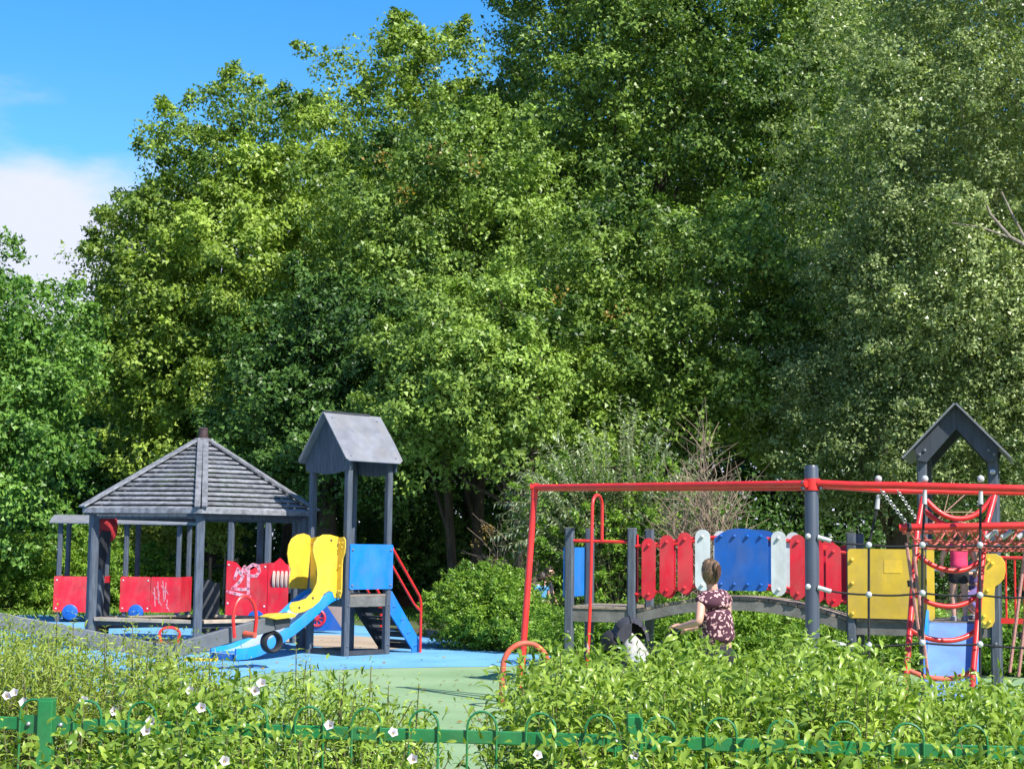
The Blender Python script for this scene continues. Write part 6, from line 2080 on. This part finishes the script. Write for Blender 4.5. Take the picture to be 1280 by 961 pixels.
# ---- children
def child(name_label, base, foot, height, face, shirt, shorts, hair_m, arms, lean=Vector((0, 0, 0)), long_hair=False, legs_bare=True, shoe=GREYSH, squat=0.0):
    """foot: world point between the feet; arms: two (elbow, wrist) offsets from the shoulders in the child's own frame"""
    t = thing('person', name_label, 'person', foot)
    f = Vector(face).normalized(); s = Vector((f.y, -f.x, 0))
    h = height
    q = lambda a, b, z: f * a * h + s * b * h + Z3 * (z * h) + lean * (z * h)
    pelz = .50 - squat
    P_ = {'pel': q(0, 0, pelz), 'wai': q(0, 0, pelz + .09), 'che': q(.0, 0, pelz + .20), 'nb': q(-.0, 0, pelz + .285), 'nk': q(.01, 0, pelz + .325)}
    hc_ = q(.02, 0, pelz + .415)
    V = {'pel': (P_['pel'], (.085 * h, .065 * h)), 'wai': (P_['wai'], (.078 * h, .06 * h)), 'che': (P_['che'], (.085 * h, .062 * h)), 'nb': (P_['nb'], (.055 * h, .045 * h)), 'nk': (P_['nk'], .03 * h), 'hd': (hc_ - Z3 * .03 * h, .04 * h)}
    E = [('pel', 'wai'), ('wai', 'che'), ('che', 'nb'), ('nb', 'nk'), ('nk', 'hd')]
    SV = {'hem': (P_['pel'] + Z3 * .01 * h, (.105 * h, .082 * h)), 'wai': (P_['wai'], (.096 * h, .078 * h)), 'che': (P_['che'], (.100 * h, .078 * h)), 'sh': (P_['nb'] - Z3 * .012 * h, (.08 * h, .06 * h))}
    SE = [('hem', 'wai'), ('wai', 'che'), ('che', 'sh')]
    for k, sg in enumerate((-1, 1)):
        sh_ = q(0, sg * .115, pelz + .265)
        el = sh_ + (f * arms[k][0][0] + s * arms[k][0][1] * sg + Z3 * arms[k][0][2]) * h
        wr = el + (f * arms[k][1][0] + s * arms[k][1][1] * sg + Z3 * arms[k][1][2]) * h
        dr = (wr - el).normalized()
        pm = wr + dr * .035 * h
        kk = 'LR'[k]
        V.update({kk + 's': (sh_, .034 * h), kk + 'e': (el, .026 * h), kk + 'w': (wr, .018 * h), kk + 'palm': (pm, (.022 * h, .012 * h))})
        E += [('nb', kk + 's'), (kk + 's', kk + 'e'), (kk + 'e', kk + 'w'), (kk + 'w', kk + 'palm')]
        fingers(V, E, pm, dr, Vector((0, 0, -1)) if abs(dr.z) < .8 else f, .05 * h, .5, kk, wr)
        SV.update({kk + 's': (sh_, .047 * h), kk + 'm': (sh_.lerp(el, .55), .042 * h)})
        SE += [('sh', kk + 's'), (kk + 's', kk + 'm')]
        hp_ = q(0, sg * .05, pelz - .04); kn = q(.03 + squat * 1.2, sg * .055, .27 - squat * .1); an = q(-.01, sg * .055, .045)
        V.update({kk + 'h': (hp_, .058 * h), kk + 'k': (kn, .037 * h), kk + 'c': (kn.lerp(an, .35), .037 * h), kk + 'a': (an, .026 * h), kk + 'f': (an + f * .07 * h - Z3 * .02 * h, (.024 * h, .018 * h))})
        E += [('pel', kk + 'h'), (kk + 'h', kk + 'k'), (kk + 'k', kk + 'c'), (kk + 'c', kk + 'a'), (kk + 'a', kk + 'f')]
    body('body', V, E, SKIN, t)
    body('shirt', SV, SE, shirt, t)
    BV = {'w': (P_['pel'] + Z3 * .05 * h, (.088 * h, .07 * h)), 'p': (P_['pel'] - Z3 * .005 * h, (.098 * h, .08 * h))}; BE_ = [('w', 'p')]
    for k, sg in enumerate((-1, 1)):
        hp_ = q(0, sg * .052, pelz - .05); kn = q(.03 + squat * 1.2, sg * .055, .27 - squat * .1)
        BV.update({'h%d' % k: (hp_, .066 * h), 'k%d' % k: (hp_.lerp(kn, .5 if legs_bare else 1.0), .06 * h if legs_bare else .045 * h)}); BE_ += [('p', 'h%d' % k), ('h%d' % k, 'k%d' % k)]
        if not legs_bare:
            BV['n%d' % k] = (q(-.01, sg * .055, .07), .036 * h); BE_.append(('k%d' % k, 'n%d' % k))
    body('shorts' if legs_bare else 'trousers', BV, BE_, shorts, t)
    for sg in (-1, 1):
        mb = MB(); c = q(.03, sg * .055, .026)
        ring = []
        for z_, k_ in ((-.026, 1.0), (.0, 1.05), (.02, .8), (.032, .45)):
            for j in range(12):
                a = 2 * PI * j / 12
                ring.append(c + f * (math.cos(a) * .075 * h * k_ - (.02 * h if z_ > 0 else 0)) + s * (math.sin(a) * .034 * h * k_) + Z3 * z_ * h)
        fs = [tuple(range(12))[::-1], tuple(range(36, 48))]
        for i in range(3):
            for j in range(12): fs.append((i * 12 + j, i * 12 + (j + 1) % 12, (i + 1) * 12 + (j + 1) % 12, (i + 1) * 12 + j))
        mb.add(ring, fs); mb.build('shoe', shoe, t, smooth=True)
    head_parts(t, hc_, .072 * h + .018, f, hair_m, long=long_hair)
    return t


fz = zR + .038
p_ = BA + br_pt(S_(1199, 730, .08), .08, 0); p_.z = fz
arms_up = (((.06, .05, -.13), (.12, .0, .02)), ((.05, .06, -.13), (.10, .02, .03)))
c1_ = child('child in raspberry red shirt and black shorts standing at the top of the right slide', None, p_, 1.13, (0.15, 1, 0), PINKR, BLACKC, HAIRD,
      (((.02, .05, -.13), (.04, -.0, -.12)), ((.02, .05, -.13), (.04, 0, -.12))), long_hair=True)
p2_ = BA + br_pt(S_(1221, 730, .55), .62, 0); p2_.z = fz
child('smaller child in a purple top crouching beside the child in red on the slide tower', None, p2_, 1.05, (-.9, -.3, 0), PURP, PURP, HAIRB,
      (((.08, .03, -.11), (.11, -.02, .0)), ((.09, .03, -.10), (.10, -.02, .0))), squat=.14, legs_bare=False)
q1 = at(668, 700, 32); q1.z = 0
child('child in a light blue top turned away behind the bright bush, mostly hidden', None, at(677, 700, 32.2).xy.to_3d(), 1.22, (-.6, .8, 0), SKYC, BLACKC, HAIRD,
      (((.02, .05, -.14), (.05, 0, -.12)), ((.02, .05, -.14), (.05, 0, -.12))), legs_bare=False)
child('dark haired child in a dark jacket looking right behind the bush beside the red pole', None, at(685, 700, 32.9).xy.to_3d(), 1.30, (.95, -.35, 0), CHARC, BLACKC, HAIRD,
      (((.02, .05, -.14), (.05, 0, -.12)), ((.02, .05, -.14), (.05, 0, -.12))), legs_bare=False)
if False:
    print(sum(len(o.data.polygons) for o in bpy.data.objects if o.type == 'MESH'))
